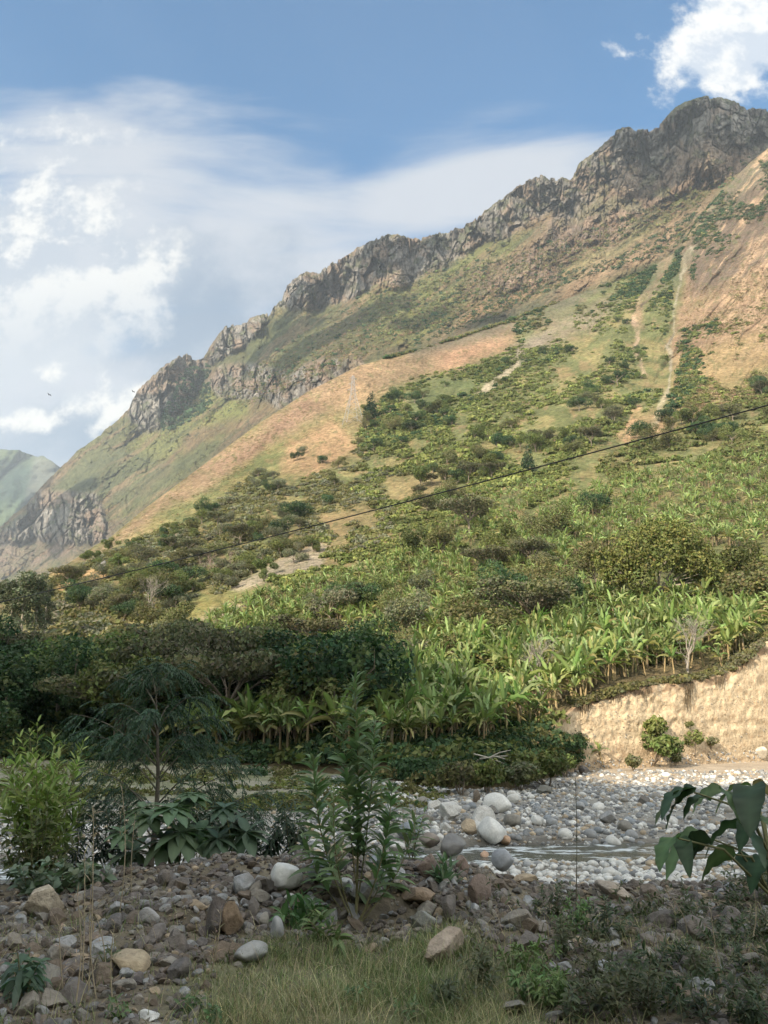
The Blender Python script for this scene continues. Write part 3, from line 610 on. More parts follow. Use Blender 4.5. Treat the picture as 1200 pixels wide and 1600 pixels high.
def build_ground():
    ag = np.concatenate([np.linspace(-2.5, -0.66, 30, endpoint=False), np.linspace(-0.66, 0.66, 520), np.linspace(0.66, 2.5, 31)[1:]])
    yr = np.concatenate([np.linspace(-12, 4.0, 12, endpoint=False), np.geomspace(4.0, 12, 330, endpoint=False), np.geomspace(12, 32, 60, endpoint=False), np.geomspace(32, 70, 240, endpoint=False), np.geomspace(70, 130, 40)])
    Yg = np.broadcast_to(yr[:, None], (len(yr), len(ag))); Xg = ag[None]*np.maximum(yr, 4.0)[:, None]
    Z = gz(Xg, Yg); Z = np.where(Yg < 3, 0.0, Z)
    X, Yp = px(Xg/np.maximum(Yg, 1), (Z-CAMZ)/np.maximum(Yg, 1))
    soil = np.array([0.125, 0.105, 0.075])
    n = fbm(Xg*2, Yg*2, o=4, seed=211); n2 = fbm(Xg/5, Yg/3, o=5, seed=213, g=0.6)
    C = np.broadcast_to(soil, X.shape+(3,)).copy(); C = paint(C, sst(n, -0.3, 0.3), (0.19, 0.165, 0.115), 0.7)
    C = paint(C, (1-sst(Yg, 6.3, 7.0))*sst(X, 220, 330)*(1-sst(X, 800, 900)), (0.15, 0.15, 0.08), 0.8)
    bed = sst(Yg, 20, 24); bc = np.broadcast_to(np.array([0.27, 0.255, 0.22]), X.shape+(3,)).copy()
    bc = paint(bc, sst(n2, 0, 0.35), (0.20, 0.18, 0.15), 0.8)
    bc = paint(bc, sst(Yg, 43, 50)*(1-sst(Xg, -3, 5)), (0.25, 0.235, 0.165), 0.9)
    bc = paint(bc, sst(Yg, 43, 50)*(1-sst(Xg, -3, 5))*sst(n2, -0.1, 0.25), (0.155, 0.165, 0.085), 0.9)
    bc = paint(bc, sst(Yg, 50, 62)*sst(Xg, 12, 20), (0.36, 0.29, 0.21), 0.8)
    rc = np.abs(Yg-river_c(Xg)); bc = paint(bc, 1-sst(rc, 2.0, 3.4), (0.09, 0.085, 0.07), 0.85)
    C = C*(1-bed[..., None])+bc*bed[..., None]
    me = make_mesh('ground', np.stack([Xg, Yg, Z], -1).reshape(-1, 3), [grid_faces(len(yr), len(ag))], C.reshape(-1, 3))
    tag(link('ground', me, M['ground']), kind='structure')
build_ground()

# ---- stream
def build_water():
    xs = np.linspace(-60, 90, 900); t = np.linspace(-3.6, 3.6, 60)
    Xg = np.broadcast_to(xs[None], (60, 900)); Yg = river_c(Xg)+t[:, None]
    Z = np.full(Xg.shape, BED-0.20)+fbm(Xg*0.9, Yg*1.6, o=3, seed=221)*0.035+ridged(Xg*1.5, Yg*3.5, o=3, seed=222)*0.02
    me = make_mesh('stream', np.stack([Xg, Yg, Z], -1).reshape(-1, 3), [grid_faces(60, 900)], np.full((54000, 3), 0.05))
    m = bpy.data.materials.new('stream_water'); m.use_nodes = True; T_ = NT(m.node_tree); T_.n.clear()
    co = T_.new('ShaderNodeNewGeometry').outputs['Position']
    mp_ = T_.new('ShaderNodeMapping'); T_.put(mp_.inputs[0], co); mp_.inputs['Scale'].default_value = (0.55, 1.5, 1.0); co = mp_.outputs[0]
    f = T_.ramp(T_.noise(co, 1.1, 8, 0.68, 0.6), 0.51, 0.62)
    b = T_.new('ShaderNodeBsdfPrincipled'); T_.put(b.inputs['Base Color'], T_.mix(f, (0.075, 0.075, 0.06, 1), (0.62, 0.66, 0.66, 1)))
    T_.put(b.inputs['Roughness'], T_.m('ADD', 0.12, T_.m('MULTIPLY', f, 0.5)))
    n = T_.new('ShaderNodeBump'); n.inputs['Strength'].default_value = 0.7; n.inputs['Distance'].default_value = 0.12; T_.put(n.inputs['Height'], T_.noise(co, 3.5, 6, 0.6, 0.4)); T_.l.new(n.outputs[0], b.inputs['Normal'])
    o = T_.new('ShaderNodeOutputMaterial'); T_.l.new(b.outputs[0], o.inputs[0])
    tag(link('stream', me, m), kind='structure')
build_water()

# ---- the hill behind the road, whose shade lies over the river
SHADE = [(-400,1065),(-150,1052),(0,1046),(100,1042),(300,1042),(450,1040),(600,1046),(700,1062),(780,1092),(830,1125),(866,1168)]
def build_back_hill():
    pts = list(hit(HB, [p[0] for p in SHADE], [p[1] for p in SHADE]))
    pts += [np.array([14.0, 67, BED]), np.array([22.0, 62.5, BED]), np.array([32.0, 59, BED]), np.array([60.0, 52, BED])]
    Tt = 330.0; Q = np.array([p+S*Tt for p in pts])
    Q = np.concatenate([[Q[0]+(Q[0]-Q[1])*6], Q, [Q[-1]+(Q[-1]-Q[-2])*6]])
    k = np.arange(len(Q)); kk = np.linspace(0, len(Q)-1, 160); C_ = np.stack([np.interp(kk, k, Q[:, i]) for i in range(3)], -1)
    C_[:, 2] += fbm(kk*3, 0*kk, o=4, seed=231)*3.0
    nr = 40; rows = []
    hd = nrm(np.array([S[0], S[1], 0.0]))
    for i in range(nr):
        t = i/(nr-1); base = C_-hd*190; base = base.copy(); base[:, 2] = -3.0
        p = base*(1-t)+C_*t; p[:, 2] = -3+(C_[:, 2]+3)*t**1.25; rows.append(p+hd*0)
    for i in range(1, 10): p = C_+hd*i*30; p = p.copy(); p[:, 2] = C_[:, 2]-i*26; rows.append(p)
    Vv = np.array(rows); Vv[1:-12, :, 2] += fbm(Vv[1:-12, :, 0]/25, Vv[1:-12, :, 1]/25, o=4, seed=232)*5
    cc = np.broadcast_to(np.array([0.11, 0.12, 0.06]), Vv.shape).copy()
    tag(link('roadside_hill', make_mesh('roadside_hill', Vv.reshape(-1, 3), [grid_faces(Vv.shape[0], Vv.shape[1])], cc.reshape(-1, 3)), M['hill']), kind='structure')
build_back_hill()

# ------------------------------------------------------------------ shared builders for plants, stones
UPV = np.array([0, 0, 1.0])
def hitA(X, Y, y0=5.0, y1=95.0):
    """where photo points fall on the verge, berm or river bed"""
    X = np.atleast_1d(np.asarray(X, float)); Y = np.atleast_1d(np.asarray(Y, float)); a, e = pe(X, Y)
    ys = np.geomspace(y0, y1, 900)
    out = np.zeros((len(X), 3))
    for i in range(len(X)):
        z = gz(a[i]*ys, ys); r = CAMZ+e[i]*ys; k = np.argmax(z >= r)
        if not (z >= r).any(): k = len(ys)-1
        out[i] = (a[i]*ys[k], ys[k], z[k])
    return out
def ico(n):
    bm = bmesh.new(); bmesh.ops.create_icosphere(bm, subdivisions=n, radius=1.0)
    v = np.array([x.co[:] for x in bm.verts]); f = np.array([[w.index for w in p.verts] for p in bm.faces]); bm.free(); return v, f
ICO = {n: ico(n) for n in (1, 2, 3, 4, 5)}
def tube(mb, pts, rad, col, n=6):
    pts = np.asarray(pts, float); k = len(pts); rad = np.broadcast_to(np.asarray(rad, float), (k,))
    T_ = nrm(np.gradient(pts, axis=0)); ref = np.array([0.31, 0.95, 0.02]) if abs(T_[0][2]) > 0.5 else UPV
    A = nrm(np.cross(T_, ref)); B = np.cross(T_, A); th = np.linspace(0, 2*math.pi, n, endpoint=False)
    v = pts[:, None]+rad[:, None, None]*(A[:, None]*np.cos(th)[None, :, None]+B[:, None]*np.sin(th)[None, :, None])
    i = np.arange(k-1)[:, None]*n+np.arange(n)[None]; j = np.arange(k-1)[:, None]*n+(np.arange(n)[None]+1) % n
    f = np.stack([i, j, j+n, i+n], -1).reshape(-1, 4)
    mb.add(v.reshape(-1, 3), f, col)
def rhombs(mb, P, N, L, Wd, col, r):
    n = len(P); N = nrm(N); t = nrm(np.cross(N, r.normal(size=(n, 3)))); b = np.cross(N, t)
    L = np.broadcast_to(L, (n,))[:, None]; Wd = np.broadcast_to(Wd, (n,))[:, None]
    v = np.stack([P-t*L, P-b*Wd+N*L*0.12, P+t*L, P+b*Wd+N*L*0.12], 1)
    f = np.arange(n)[:, None]*4+np.arange(4)[None]
    c = np.repeat(col, 4, 0) if np.ndim(col) == 2 else col
    mb.add(v.reshape(-1, 3), f, c)
PROF = {
 'lance': lambda u: np.sin(math.pi*np.clip(u, 0, 1)**0.75)**0.9+0.03,
 'ovate': lambda u: np.sin(math.pi*np.clip(u, 0, 1)**0.62)**0.75+0.02,
 'banana': lambda u: np.clip(np.minimum(u*7, 1), 0, 1)*np.clip((1-u)*3.2, 0, 1)**0.6+0.03,
 'grass': lambda u: 1-0.92*u,
}
def blades(mb, P, D, L, Wd, droop, col, prof='lance', K=4, fold=0.25, roll=None, r=rng, wave=0.0, mid=1.2):
    P = np.asarray(P, float); n = len(P); D = nrm(np.asarray(D, float)); L = np.broadcast_to(L, (n,)).astype(float); Wd = np.broadcast_to(Wd, (n,)).astype(float)
    droop = np.broadcast_to(droop, (n,)).astype(float); u = np.linspace(0, 1, K+1)
    d = nrm(D[:, None]+droop[:, None, None]*u[None, :, None]*np.array([0, 0, -1.0]))
    seg = d[:, :-1]*L[:, None, None]/K
    C = np.concatenate([P[:, None], P[:, None]+np.cumsum(seg, 1)], 1)
    hd = D+0.001; sd_ = np.cross(hd, UPV); bad = np.linalg.norm(sd_, axis=1) < 0.08; sd_[bad] = np.array([1.0, 0.2, 0])
    sd_ = nrm(sd_); up = nrm(np.cross(sd_, D))
    if roll is None: roll = r.normal(0, 0.5, n)
    roll = np.broadcast_to(roll, (n,)); sd_ = sd_*np.cos(roll)[:, None]+up*np.sin(roll)[:, None]
    upk = nrm(np.cross(np.broadcast_to(sd_[:, None], d.shape), d))
    w = Wd[:, None]*PROF[prof](u)[None]*0.5
    wv = wave*w*np.sin(u*math.pi*7)[None] if wave else 0*w
    off = sd_[:, None]*w[..., None]; lift = upk*(w*fold+wv)[..., None]
    Vv = np.stack([C-off+lift, C, C+off+upk*(w*fold-wv)[..., None]], 2).reshape(-1, 3)
    base = (np.arange(n)*(K+1)*3)[:, None, None]; kk = (np.arange(K)*3)[None, :, None]
    q = np.array([[0, 1, 4, 3], [1, 2, 5, 4]]); f = (base[..., None]+kk[..., None]+q[None, None]).reshape(-1, 4)
    cc = np.asarray(col, float); cc = np.broadcast_to(cc, (n, 3)); cc = np.repeat(cc[:, None], (K+1)*3, 1).reshape(n, K+1, 3, 3).copy(); cc[:, :, 1] *= mid
    if K >= 14: cc[:, ::2, ::2] *= 1.28; cc *= 1+.05*r.normal(0, 1, (n, K+1, 1, 1))
    mb.add(Vv, f, np.clip(cc.reshape(-1, 3), 0, 1))
def jit(col, n, am, r=rng):
    c = np.array(col)[None]*(1+r.normal(0, am, (n, 1))); c = c*(1+r.normal(0, am*0.4, (n, 3))); return np.clip(c, 0.004, 1)
def dirs(n, r=rng): return nrm(r.normal(size=(n, 3)))
def crown(mb, lobes, n, leaf, col, r, squash=0.8, am=0.22, shape=0.62, alt=None):
    """many small leaf clumps spread through a few lobes; hue drifts from clump to clump"""
    Ls = np.array(lobes, float); w = Ls[:, 3]**2; k = r.choice(len(Ls), n, p=w/w.sum())
    d = dirs(n, r); rr = r.uniform(0.35, 1.0, n)**0.5
    lump = 1+0.32*fbm(d[:, 0]*2.6+k*3.1, d[:, 1]*2.6, d[:, 2]*2.6+k, o=2, seed=5)
    R_ = Ls[k, 3]*rr*lump
    P = Ls[k, :3]+d*R_[:, None]*np.array([1, 1, squash])
    keep = fbm(P[:, 0]*1.2/leaf*0.3, P[:, 1]*0.36/leaf, P[:, 2]*0.36/leaf, o=2, seed=8) > -0.28
    P, d = P[keep], d[keep]; m = len(P)
    N = d*0.7+r.normal(size=(m, 3))*0.7+np.array([0, 0, 0.35])
    c = jit(col, m, am, r); v = fbm(P[:, 0]*0.7, P[:, 1]*0.7, P[:, 2]*0.7, o=2, seed=11)
    c = c*(1+0.35*v[:, None])
    if alt is not None: s_ = sst(v, 0.0, 0.4)[:, None]*0.7; c = c*(1-s_)+jit(alt, m, am, r)*s_
    s = leaf*r.uniform(0.6, 1.3, m)
    rhombs(mb, P, N, s, s*shape, c, r)
def limbs(mb, lobes, base_r, trunk_h, col, r, n=7, spread=0.15):
    top = np.array([r.normal(0, spread), r.normal(0, spread), trunk_h])
    mid = top*0.5+np.array([r.normal(0, spread), r.normal(0, spread), 0])*0.6
    tube(mb, [(0, 0, -0.6), (0, 0, 0.05), mid, top], [base_r*1.3, base_r, base_r*0.8, base_r*0.65], col, n)
    for L in lobes:
        e = np.array(L[:3]); a = mid*0.4+top*0.6 if r.random() < .4 else top
        m_ = (a+e)/2+np.array([r.normal(0, .2), r.normal(0, .2), 0.1])*L[3]*0.4; e2 = e+np.array([0, 0, L[3]*0.45])
        tube(mb, [a, m_, e, e2], [base_r*0.55, base_r*0.38, base_r*0.22, base_r*0.06], col, 5)
        for _ in range(3):
            q = e+dirs(1, r)[0]*L[3]*0.75; tube(mb, [m_, (m_+q)/2+r.normal(0, .05, 3)*L[3], q], [base_r*0.2, base_r*0.13, base_r*0.04], col, 4)
DARKG = (0.042, 0.082, 0.036); MIDG = (0.112, 0.138, 0.044); OLIVE = (0.135, 0.136, 0.052); BROWNG = (0.120, 0.120, 0.068); PALEG = (0.18, 0.21, 0.062); GREYG = (0.15, 0.155, 0.10)
BARK = (0.20, 0.165, 0.125); PALEB = (0.34, 0.30, 0.24)
KIND = {}
def kind(name, v, H, trunk, crown_, extra=None): KIND.setdefault(name, []).append(dict(H=H, trunk=trunk, crown=crown_, extra=extra))
def build_kinds():
    for name, col, alt, n_var in (('dark_round', DARKG, MIDG, 3), ('mid_round', MIDG, PALEG, 3), ('olive_round', OLIVE, BROWNG, 3), ('grey_round', GREYG, OLIVE, 2)):
        for v in range(n_var):
            r = np.random.default_rng(100+v+len(name)*7); nl = 5+v
            lobes = [(r.normal(0, 1.5), r.normal(0, 1.5), 3.1+r.normal(0, 0.9)+0.6*i/nl, r.uniform(1.2, 2.1)) for i in range(nl)]
            t = MB(); limbs(t, lobes, 0.17, 1.3, BARK, r); c = MB(); crown(c, lobes, 4600, 0.16, col, r, alt=alt)
            kind(name, v, 6.3, t.mesh('trunk'), c.mesh('crown', False))
    for v in range(3):
        r = np.random.default_rng(150+v); nl = 8
        lobes = [(3.2*math.cos(i*2.4)*r.uniform(.3, 1.1), 3.2*math.sin(i*2.4)*r.uniform(.3, 1.1), 4.6+r.normal(0, 0.35), r.uniform(1.2, 2.0)) for i in range(nl)]
        t = MB(); limbs(t, lobes, 0.17, 2.2, BARK, r); c = MB(); crown(c, lobes, 4400, 0.16, BROWNG, r, squash=0.42, alt=OLIVE)
        kind('flat_brown', v, 6.0, t.mesh('trunk'), c.mesh('crown', False))
    for v in range(2):
        r = np.random.default_rng(160+v)
        lobes = [(r.normal(0, 0.9), r.normal(0, 0.9), z, r.uniform(1.1, 1.9)) for z in np.linspace(4.5, 16.3, 16)]
        t = MB(); tube(t, [(0, 0, -1), (0.1, 0, 4), (-0.1, 0.1, 9), (0.05, 0, 14), (0, 0, 17)], [0.28, 0.24, 0.2, 0.12, 0.04], PALEB, 6)
        for L in lobes: tube(t, [(0, 0, L[2]-1.6), ((L[0]/2), L[1]/2, L[2]-0.6), L[:3]], [0.09, 0.06, 0.02], PALEB, 4)
        c = MB(); crown(c, lobes, 4200, 0.24, (0.11, 0.13, 0.08), r, alt=(0.14, 0.15, 0.09)); kind('tall_slender', v, 17.5, t.mesh('trunk'), c.mesh('crown', False))
    r = np.random.default_rng(170)
    lobes = [(r.normal(0, 0.15), r.normal(0, 0.15), z, 0.35+2.1*(1-(z-1.5)/9)) for z in np.linspace(1.6, 9.4, 9)]
    t = MB(); tube(t, [(0, 0, -.6), (0, 0, 5), (0, 0, 10)], [0.2, 0.12, 0.03], BARK, 6); c = MB(); crown(c, lobes, 1900, 0.24, (0.030, 0.055, 0.028), r, alt=DARKG); kind('conical_dark', 0, 10.2, t.mesh('trunk'), c.mesh('crown', False))
    for v, colr in ((0, (0.27, 0.20, 0.165)), (1, (0.29, 0.26, 0.22))):
        r = np.random.default_rng(180+v); t = MB(); c = MB()
        def br(p, d, L, rad, lev):
            q = p+d*L*0.5+r.normal(0, .05, 3)*L; e = p+d*L+r.normal(0, .06, 3)*L
            tube(t if lev < 2 else c, [p, q, e], [rad, rad*.8, rad*.6], colr, 5 if lev < 2 else 3)
            if lev < 5:
                for _ in range(3 if lev else 5):
                    nd = nrm(d+dirs(1, r)[0]*0.75+np.array([0, 0, 0.18])); br(e if r.random() < .6 else q, nd, L*r.uniform(.62, .82), rad*0.55, lev+1)
        br(np.array([0, 0, -.3]), np.array([0, 0, 1.0]), 2.2, 0.14, 0); kind('bare', v, 6.8, t.mesh('trunk'), c.mesh('twigs'))
    for name, col, alt in (('bush_green', MIDG, PALEG), ('bush_olive', OLIVE, GREYG)):
        for v in range(2):
            r = np.random.default_rng(190+v+len(name)); lobes = [(r.normal(0, .55), r.normal(0, .55), .8+r.uniform(0, .5), r.uniform(.5, .85)) for i in range(5)]
            t = MB(); 
            for L in lobes: tube(t, [(0, 0, -.2), (L[0]*.5, L[1]*.5, L[2]*.4), L[:3]], [.05, .035, .01], BARK, 4)
            c = MB(); crown(c, lobes, 1300, 0.13, col, r, alt=alt); kind(name, v, 2.0, t.mesh('stems'), c.mesh('foliage', False))
    r = np.random.default_rng(200)    # the great tree over the bananas
    lobes = [(-7.6, 0, 6.2, 3.2), (-5.4, -1.5, 9.2, 3.6), (-2.2, .6, 11.6, 3.7), (1.5, 0, 12.7, 3.9), (4.8, -.6, 11.8, 3.7), (7.8, 0.5, 9.4, 3.5), (9.6, -.5, 6.6, 2.8), (-3.4, -2.4, 7.0, 3.0), (0.6, -3, 9.0, 3.1), (4.4, -3, 7.4, 2.8), (-9.2, .5, 8.4, 2.2), (-4.4, -3.2, 4.3, 2.4), (7.6, -2.6, 5.6, 2.2)]
    t = MB(); limbs(t, [(L[0], L[1], L[2]-1, L[3]) for L in lobes], 0.42, 3.4, PALEB, r, 8); c = MB(); crown(c, lobes, 20000, 0.27, (0.15, 0.16, 0.045), r, squash=0.85, alt=(0.085, 0.11, 0.04)); kind('great', 0, 16.0, t.mesh('trunk'), c.mesh('crown', False))
build_kinds()
def build_bananas():
    for v in range(5):
        r = np.random.default_rng(300+v); t = MB(); h = 2.3+0.25*v
        lean = r.normal(0, .12, 2); top = np.array([lean[0], lean[1], h])
        tube(t, [(0, 0, -0.4), (0, 0, 0.1), tuple(top*0.5), tuple(top)], [0.17, 0.15, 0.12, 0.09], (0.30, 0.23, 0.12), 7)
        if v % 2: tube(t, [(0.45, 0.2, -0.4), (0.5, 0.22, 0.5), (0.52, .2, 1.3)], [0.09, 0.08, 0.05], (0.24, 0.24, 0.10), 6)
        c = MB(); n = 11; az = np.arange(n)*2.4+r.normal(0, .35, n); el = np.linspace(1.45, 0.25, n)+r.normal(0, .14, n)
        D = np.stack([np.cos(az)*np.cos(el), np.sin(az)*np.cos(el), np.sin(el)], 1); L = r.uniform(1.7, 2.9, n); L[:2] *= 0.8
        P = np.repeat(top[None], n, 0); pet = D*0.3
        for i in range(n): tube(c, [top-[0, 0, .15], top+D[i]*0.38], [0.035, 0.02], (0.20, 0.25, 0.08), 4)
        col = jit((0.19, 0.25, 0.08), n, 0.25, r); col[-2:] = jit((0.22, 0.21, 0.07), 2, .1, r)
        blades(c, P+pet, D, L, r.uniform(.30, .48, n), np.linspace(0.25, 1.5, n)*r.uniform(.7, 1.4, n), col, 'banana', 8, 0.5, r.normal(0, .6, n), r, wave=0.4, mid=1.45)
        d = MB(); m = 5; az = r.uniform(0, 6.3, m); D = np.stack([np.cos(az)*.5, np.sin(az)*.5, -0.35+0*az], 1)
        blades(d, np.repeat(top[None]-[[0, 0, .15]], m, 0), D, r.uniform(.7, 1.6, m), .14, 2.5, jit((0.17, 0.125, 0.07), m, .3, r), 'banana', 5, 0.8, None, r, wave=.3)
        kind('banana', v, h+2.0, t.mesh('trunk'), c.mesh('crown'), d.mesh('dry_leaves'))
build_bananas()
PLACED = {}     # (label key) -> list of (photo X, object)
def plant(kd, pos, h, rz=None, name='tree', cat='tree', zone='', desc=None, group=None, v=None, label=None, tilt=None):
    ks = KIND[kd]; K_ = ks[random.randrange(len(ks)) if v is None else v]; s = h/K_['H']
    o = thing(name, tuple(pos), label, cat, group, random.uniform(0, 6.28) if rz is None else rz, s)
    w = random.uniform(0.85, 1.2); o.scale = (s*w, s*w, s)
    if kd == 'banana': o.rotation_euler[0] = random.gauss(0, .09); o.rotation_euler[1] = random.gauss(0, .09); s *= random.uniform(.72, 1.12); o.scale = (s*w, s*w, s)
    if tilt: o.rotation_euler[0] = tilt[0]; o.rotation_euler[1] = tilt[1]
    fm = M['banana'] if kd == 'banana' else (M['bark'] if kd == 'bare' else M['tree'])
    nm = {'bare': ('trunk', 'twigs'), 'bush_green': ('stem', 'foliage'), 'bush_olive': ('stem', 'foliage')}.get(kd, ('trunk', 'crown'))
    link(nm[0], K_['trunk'], M['bark'], o); link(nm[1], K_['crown'], fm, o)
    if K_['extra'] is not None: link('dry_leaves', K_['extra'], M['banana'], o)
    if not label:
        a, e = pos[0]/pos[1], (pos[2]-CAMZ)/pos[1]; X, _ = px(a, e)
        PLACED.setdefault((desc, zone, group), []).append((float(X), o))
    return o
ORD = ['first', 'second', 'third', 'fourth', 'fifth', 'sixth', 'seventh', 'eighth']
def settle_labels():
    for (desc, zone, group), lst in PLACED.items():
        lst.sort(key=lambda t: t[0]); n = len(lst)
        for i, (_, o) in enumerate(lst):
            if n == 1: lab = f'{desc} {zone}'
            elif n <= 8: lab = f'{ORD[i]} {desc} from the left {zone}'
            else: lab = f'{desc} {zone}'
            o['label'] = lab
            if n > 8: o['group'] = lab
            elif group: o['group'] = group
def inpoly(poly, n, r, jx=0):
    P = np.array(poly, float); out = []
    lo, hi = P.min(0), P.max(0)
    while len(out) < n:
        q = r.uniform(lo, hi); c = False
        for i in range(len(P)):
            x0, y0 = P[i]; x1, y1 = P[(i+1) % len(P)]
            if (y0 > q[1]) != (y1 > q[1]) and q[0] < (x1-x0)*(q[1]-y0)/(y1-y0)+x0: c = not c
        if c: out.append(q)
    return np.array(out)

# ------------------------------------------------------------------ trees one can tell apart on the hillside
GT = 'trees and shrubs scattered on the hillside'
def tree_px(kd, X, Y, hpx, label, name='tree', cat='tree', rz=None, v=None, group=None):
    p = hit(HB, X, Y)[0]; h = hpx*math.hypot(p[1], p[2])/F*1.02; return plant(kd, p-[0, 0, .15], h, rz, name, cat, label=label, v=v, group=group)
big = hit(HB, 1030, 950)[0]
plant('great', big-[0, 0, .2], 150*big[1]/F, 0.15, label='great spreading olive-green tree towering over the banana plants, its pale trunk showing', v=0)
for args in [
 ('mid_round', 1165, 935, 92, 'green tree beside the right flank of the great spreading tree'),
 ('olive_round', 1192, 955, 110, 'brownish green tree cut by the right edge behind the banana plants'),
 ('dark_round', 884, 958, 66, 'dark round tree just left of the great spreading tree'),
 ('dark_round', 868, 945, 50, 'smaller dark tree half hidden behind a dark round tree'),
 ('mid_round', 785, 1010, 72, 'bright olive bush-like tree standing among the banana plants below the slope'),
 ('mid_round', 868, 1000, 60, 'light green leafy tree left of the front banana rows'),
 ('olive_round', 930, 918, 70, 'olive tree touching the left edge of the great spreading tree'),
 ('dark_round', 370, 1045, 66, 'dark round tree standing at the edge of the shade'),
 ('dark_round', 548, 1052, 92, 'broad dark tree in the middle of the lower slope'),
 ('flat_brown', 478, 1035, 76, 'flat brownish tree beside the broad dark tree'),
 ('olive_round', 640, 1050, 70, 'brown-green tree to the right of the broad dark tree'),
 ('flat_brown', 735, 838, 66, 'wide flat-topped brown-green tree under the power cable'),
 ('olive_round', 690, 870, 46, 'olive tree below the wide flat-topped tree'),
 ('dark_round', 933, 806, 46, 'dark green tree alone in the upper banana grove'),
 ('conical_dark', 826, 738, 46, 'dark conical tree just above the power cable'),
 ('conical_dark', 580, 655, 48, 'dark conical tree just beside the transmission tower'),
 ('dark_round', 1002, 688, 36, 'dark round tree below the reddish gully scar'),
 ('dark_round', 1040, 660, 28, 'dark round tree at the foot of the pale scree gully'),
 ('dark_round', 905, 642, 28, 'dark squat tree on the upper green slope'),
 ('dark_round', 965, 602, 30, 'dark wide tree high on the green slope left of the reddish scar'),
 ('dark_round', 318, 806, 28, 'small dark round tree on the bare orange ridge'),
 ('dark_round', 584, 706, 26, 'little dark oval tree below the transmission tower'),
 ('dark_round', 466, 812, 36, 'dark low tree crossed by the power cable'),
 ('dark_round', 432, 842, 36, 'dark broad tree right under the power cable'),
 ('bare', 228, 966, 74, 'leafless pinkish tree standing pale against the scrub'),
 ('bare', 362, 898, 46, 'leafless grey tree on the slope under the power cable'),
 ('bare', 332, 900, 40, 'small leafless tree left of a leafless grey tree'),
 ('bare', 842, 1098, 112, 'leafless grey tree with a white trunk among banana plants'),
 ('bare', 722, 1100, 66, 'leafless brownish tree in front of the banana plants near the shade'),
 ('mid_round', 232, 1035, 44, 'bright green bushy tree just above the shade'),
 ('olive_round', 275, 1000, 60, 'yellowish olive tree beside the pale landslip'),
 ('mid_round', 415, 900, 30, 'green bush beside the pale landslip'),
 ('olive_round', 850, 850, 60, 'yellow-green tree between two banana groves'),
]: tree_px(*args)
tree_px('bare', 1075, 1052, 100, 'tall bare pale trunk rising through the banana plants at the bank edge', v=1)
for i, (X, Y, h) in enumerate([(12, 1012, 112), (30, 1010, 122), (52, 1008, 116), (68, 1000, 88), (-12, 1015, 110)]):
    tree_px('tall_slender', X, Y, h, None and '' or ['tall slender grey-green tree at the left edge, second of the row', 'tallest slender tree of the row at the left edge', 'slender pale-trunked tree, third of the tall row', 'shortest slender tree at the right end of the tall row', 'slender tree partly cut off by the left edge'][i], group='tall slender trees in a row')
def zone(poly, n, kinds, hm, zname, name='tree', cat='tree', seed=0, grp=GT):
    r = np.random.default_rng(seed); Q = inpoly(poly, n, r); P = hit(HB, Q[:, 0], Q[:, 1])
    for i in range(n):
        kd, desc = kinds[r.integers(len(kinds))]; plant(kd, P[i]-[0, 0, .15], r.uniform(*hm), None, name, cat, zname, desc, grp)
DR = ('dark_round', 'dark green round tree'); MR = ('mid_round', 'fresh green round tree'); OR = ('olive_round', 'olive green tree'); GR = ('grey_round', 'greyish green tree'); FB = ('flat_brown', 'flat-topped brownish tree')
zone([(90,905),(190,862),(330,800),(480,830),(500,860),(420,890),(330,900),(250,985),(150,985),(90,950)], 84, [DR, OR, OR, GR, FB, GR, MR], (4.5, 8.8), 'on the scrub slope left of the landslip', seed=41)
zone([(110,870),(190,855),(330,800),(330,812),(200,872),(120,890)], 12, [DR, MR], (4, 7), 'lined up under the bare orange ridge', seed=42)
zone([(330,800),(400,730),(500,690),(560,690),(560,780),(460,820)], 22, [DR, OR, GR], (4, 7.5), 'on the dry slope below the tower', seed=43)
zone([(560,640),(700,585),(820,560),(880,520),(760,640),(640,700),(570,700)], 34, [DR, MR, DR, OR], (5.5, 11), 'in the dark scrub below the ridge', seed=44)
zone([(620,740),(720,690),(860,640),(960,600),(1000,640),(960,700),(840,740),(700,800),(640,800)], 40, [MR, OR, DR, MR, FB], (5.5, 11), 'on the slope above the cable', seed=45)
zone([(980,700),(1060,660),(1200,600),(1240,610),(1230,680),(1100,700),(1000,720)], 22, [MR, OR, DR, FB], (7, 12), 'in the belt above the banana grove', seed=46)
zone([(820,500),(1000,430),(1060,430),(1040,600),(960,600),(880,560)], 14, [DR, MR], (5, 9), 'high beside the landslide scars', seed=47)
zone([(-40,1075),(150,1068),(350,1080),(470,1100),(560,1120),(540,1165),(300,1172),(0,1175),(-40,1172)], 40, [DR, DR, MR, DR, FB], (8, 12.5), 'in the shaded thicket by the river', seed=48)
zone([(480,940),(560,880),(700,840),(840,860),(900,930),(860,1020),(700,1060),(600,1060),(480,990)], 36, [OR, FB, MR, OR, GR, DR], (5, 9.5), 'amid bananas on the lower slope', seed=49)
zone([(230,930),(330,890),(440,860),(520,850),(440,900),(330,950),(250,990)], 16, [MR, OR, GR], (3.5, 6.5), 'close around the pale landslip', seed=51)
zone([(40,1020),(200,1010),(230,1045),(60,1050)], 9, [OR, MR, FB], (3.5, 5.5), 'along the sunlit edge above the shade', seed=50)

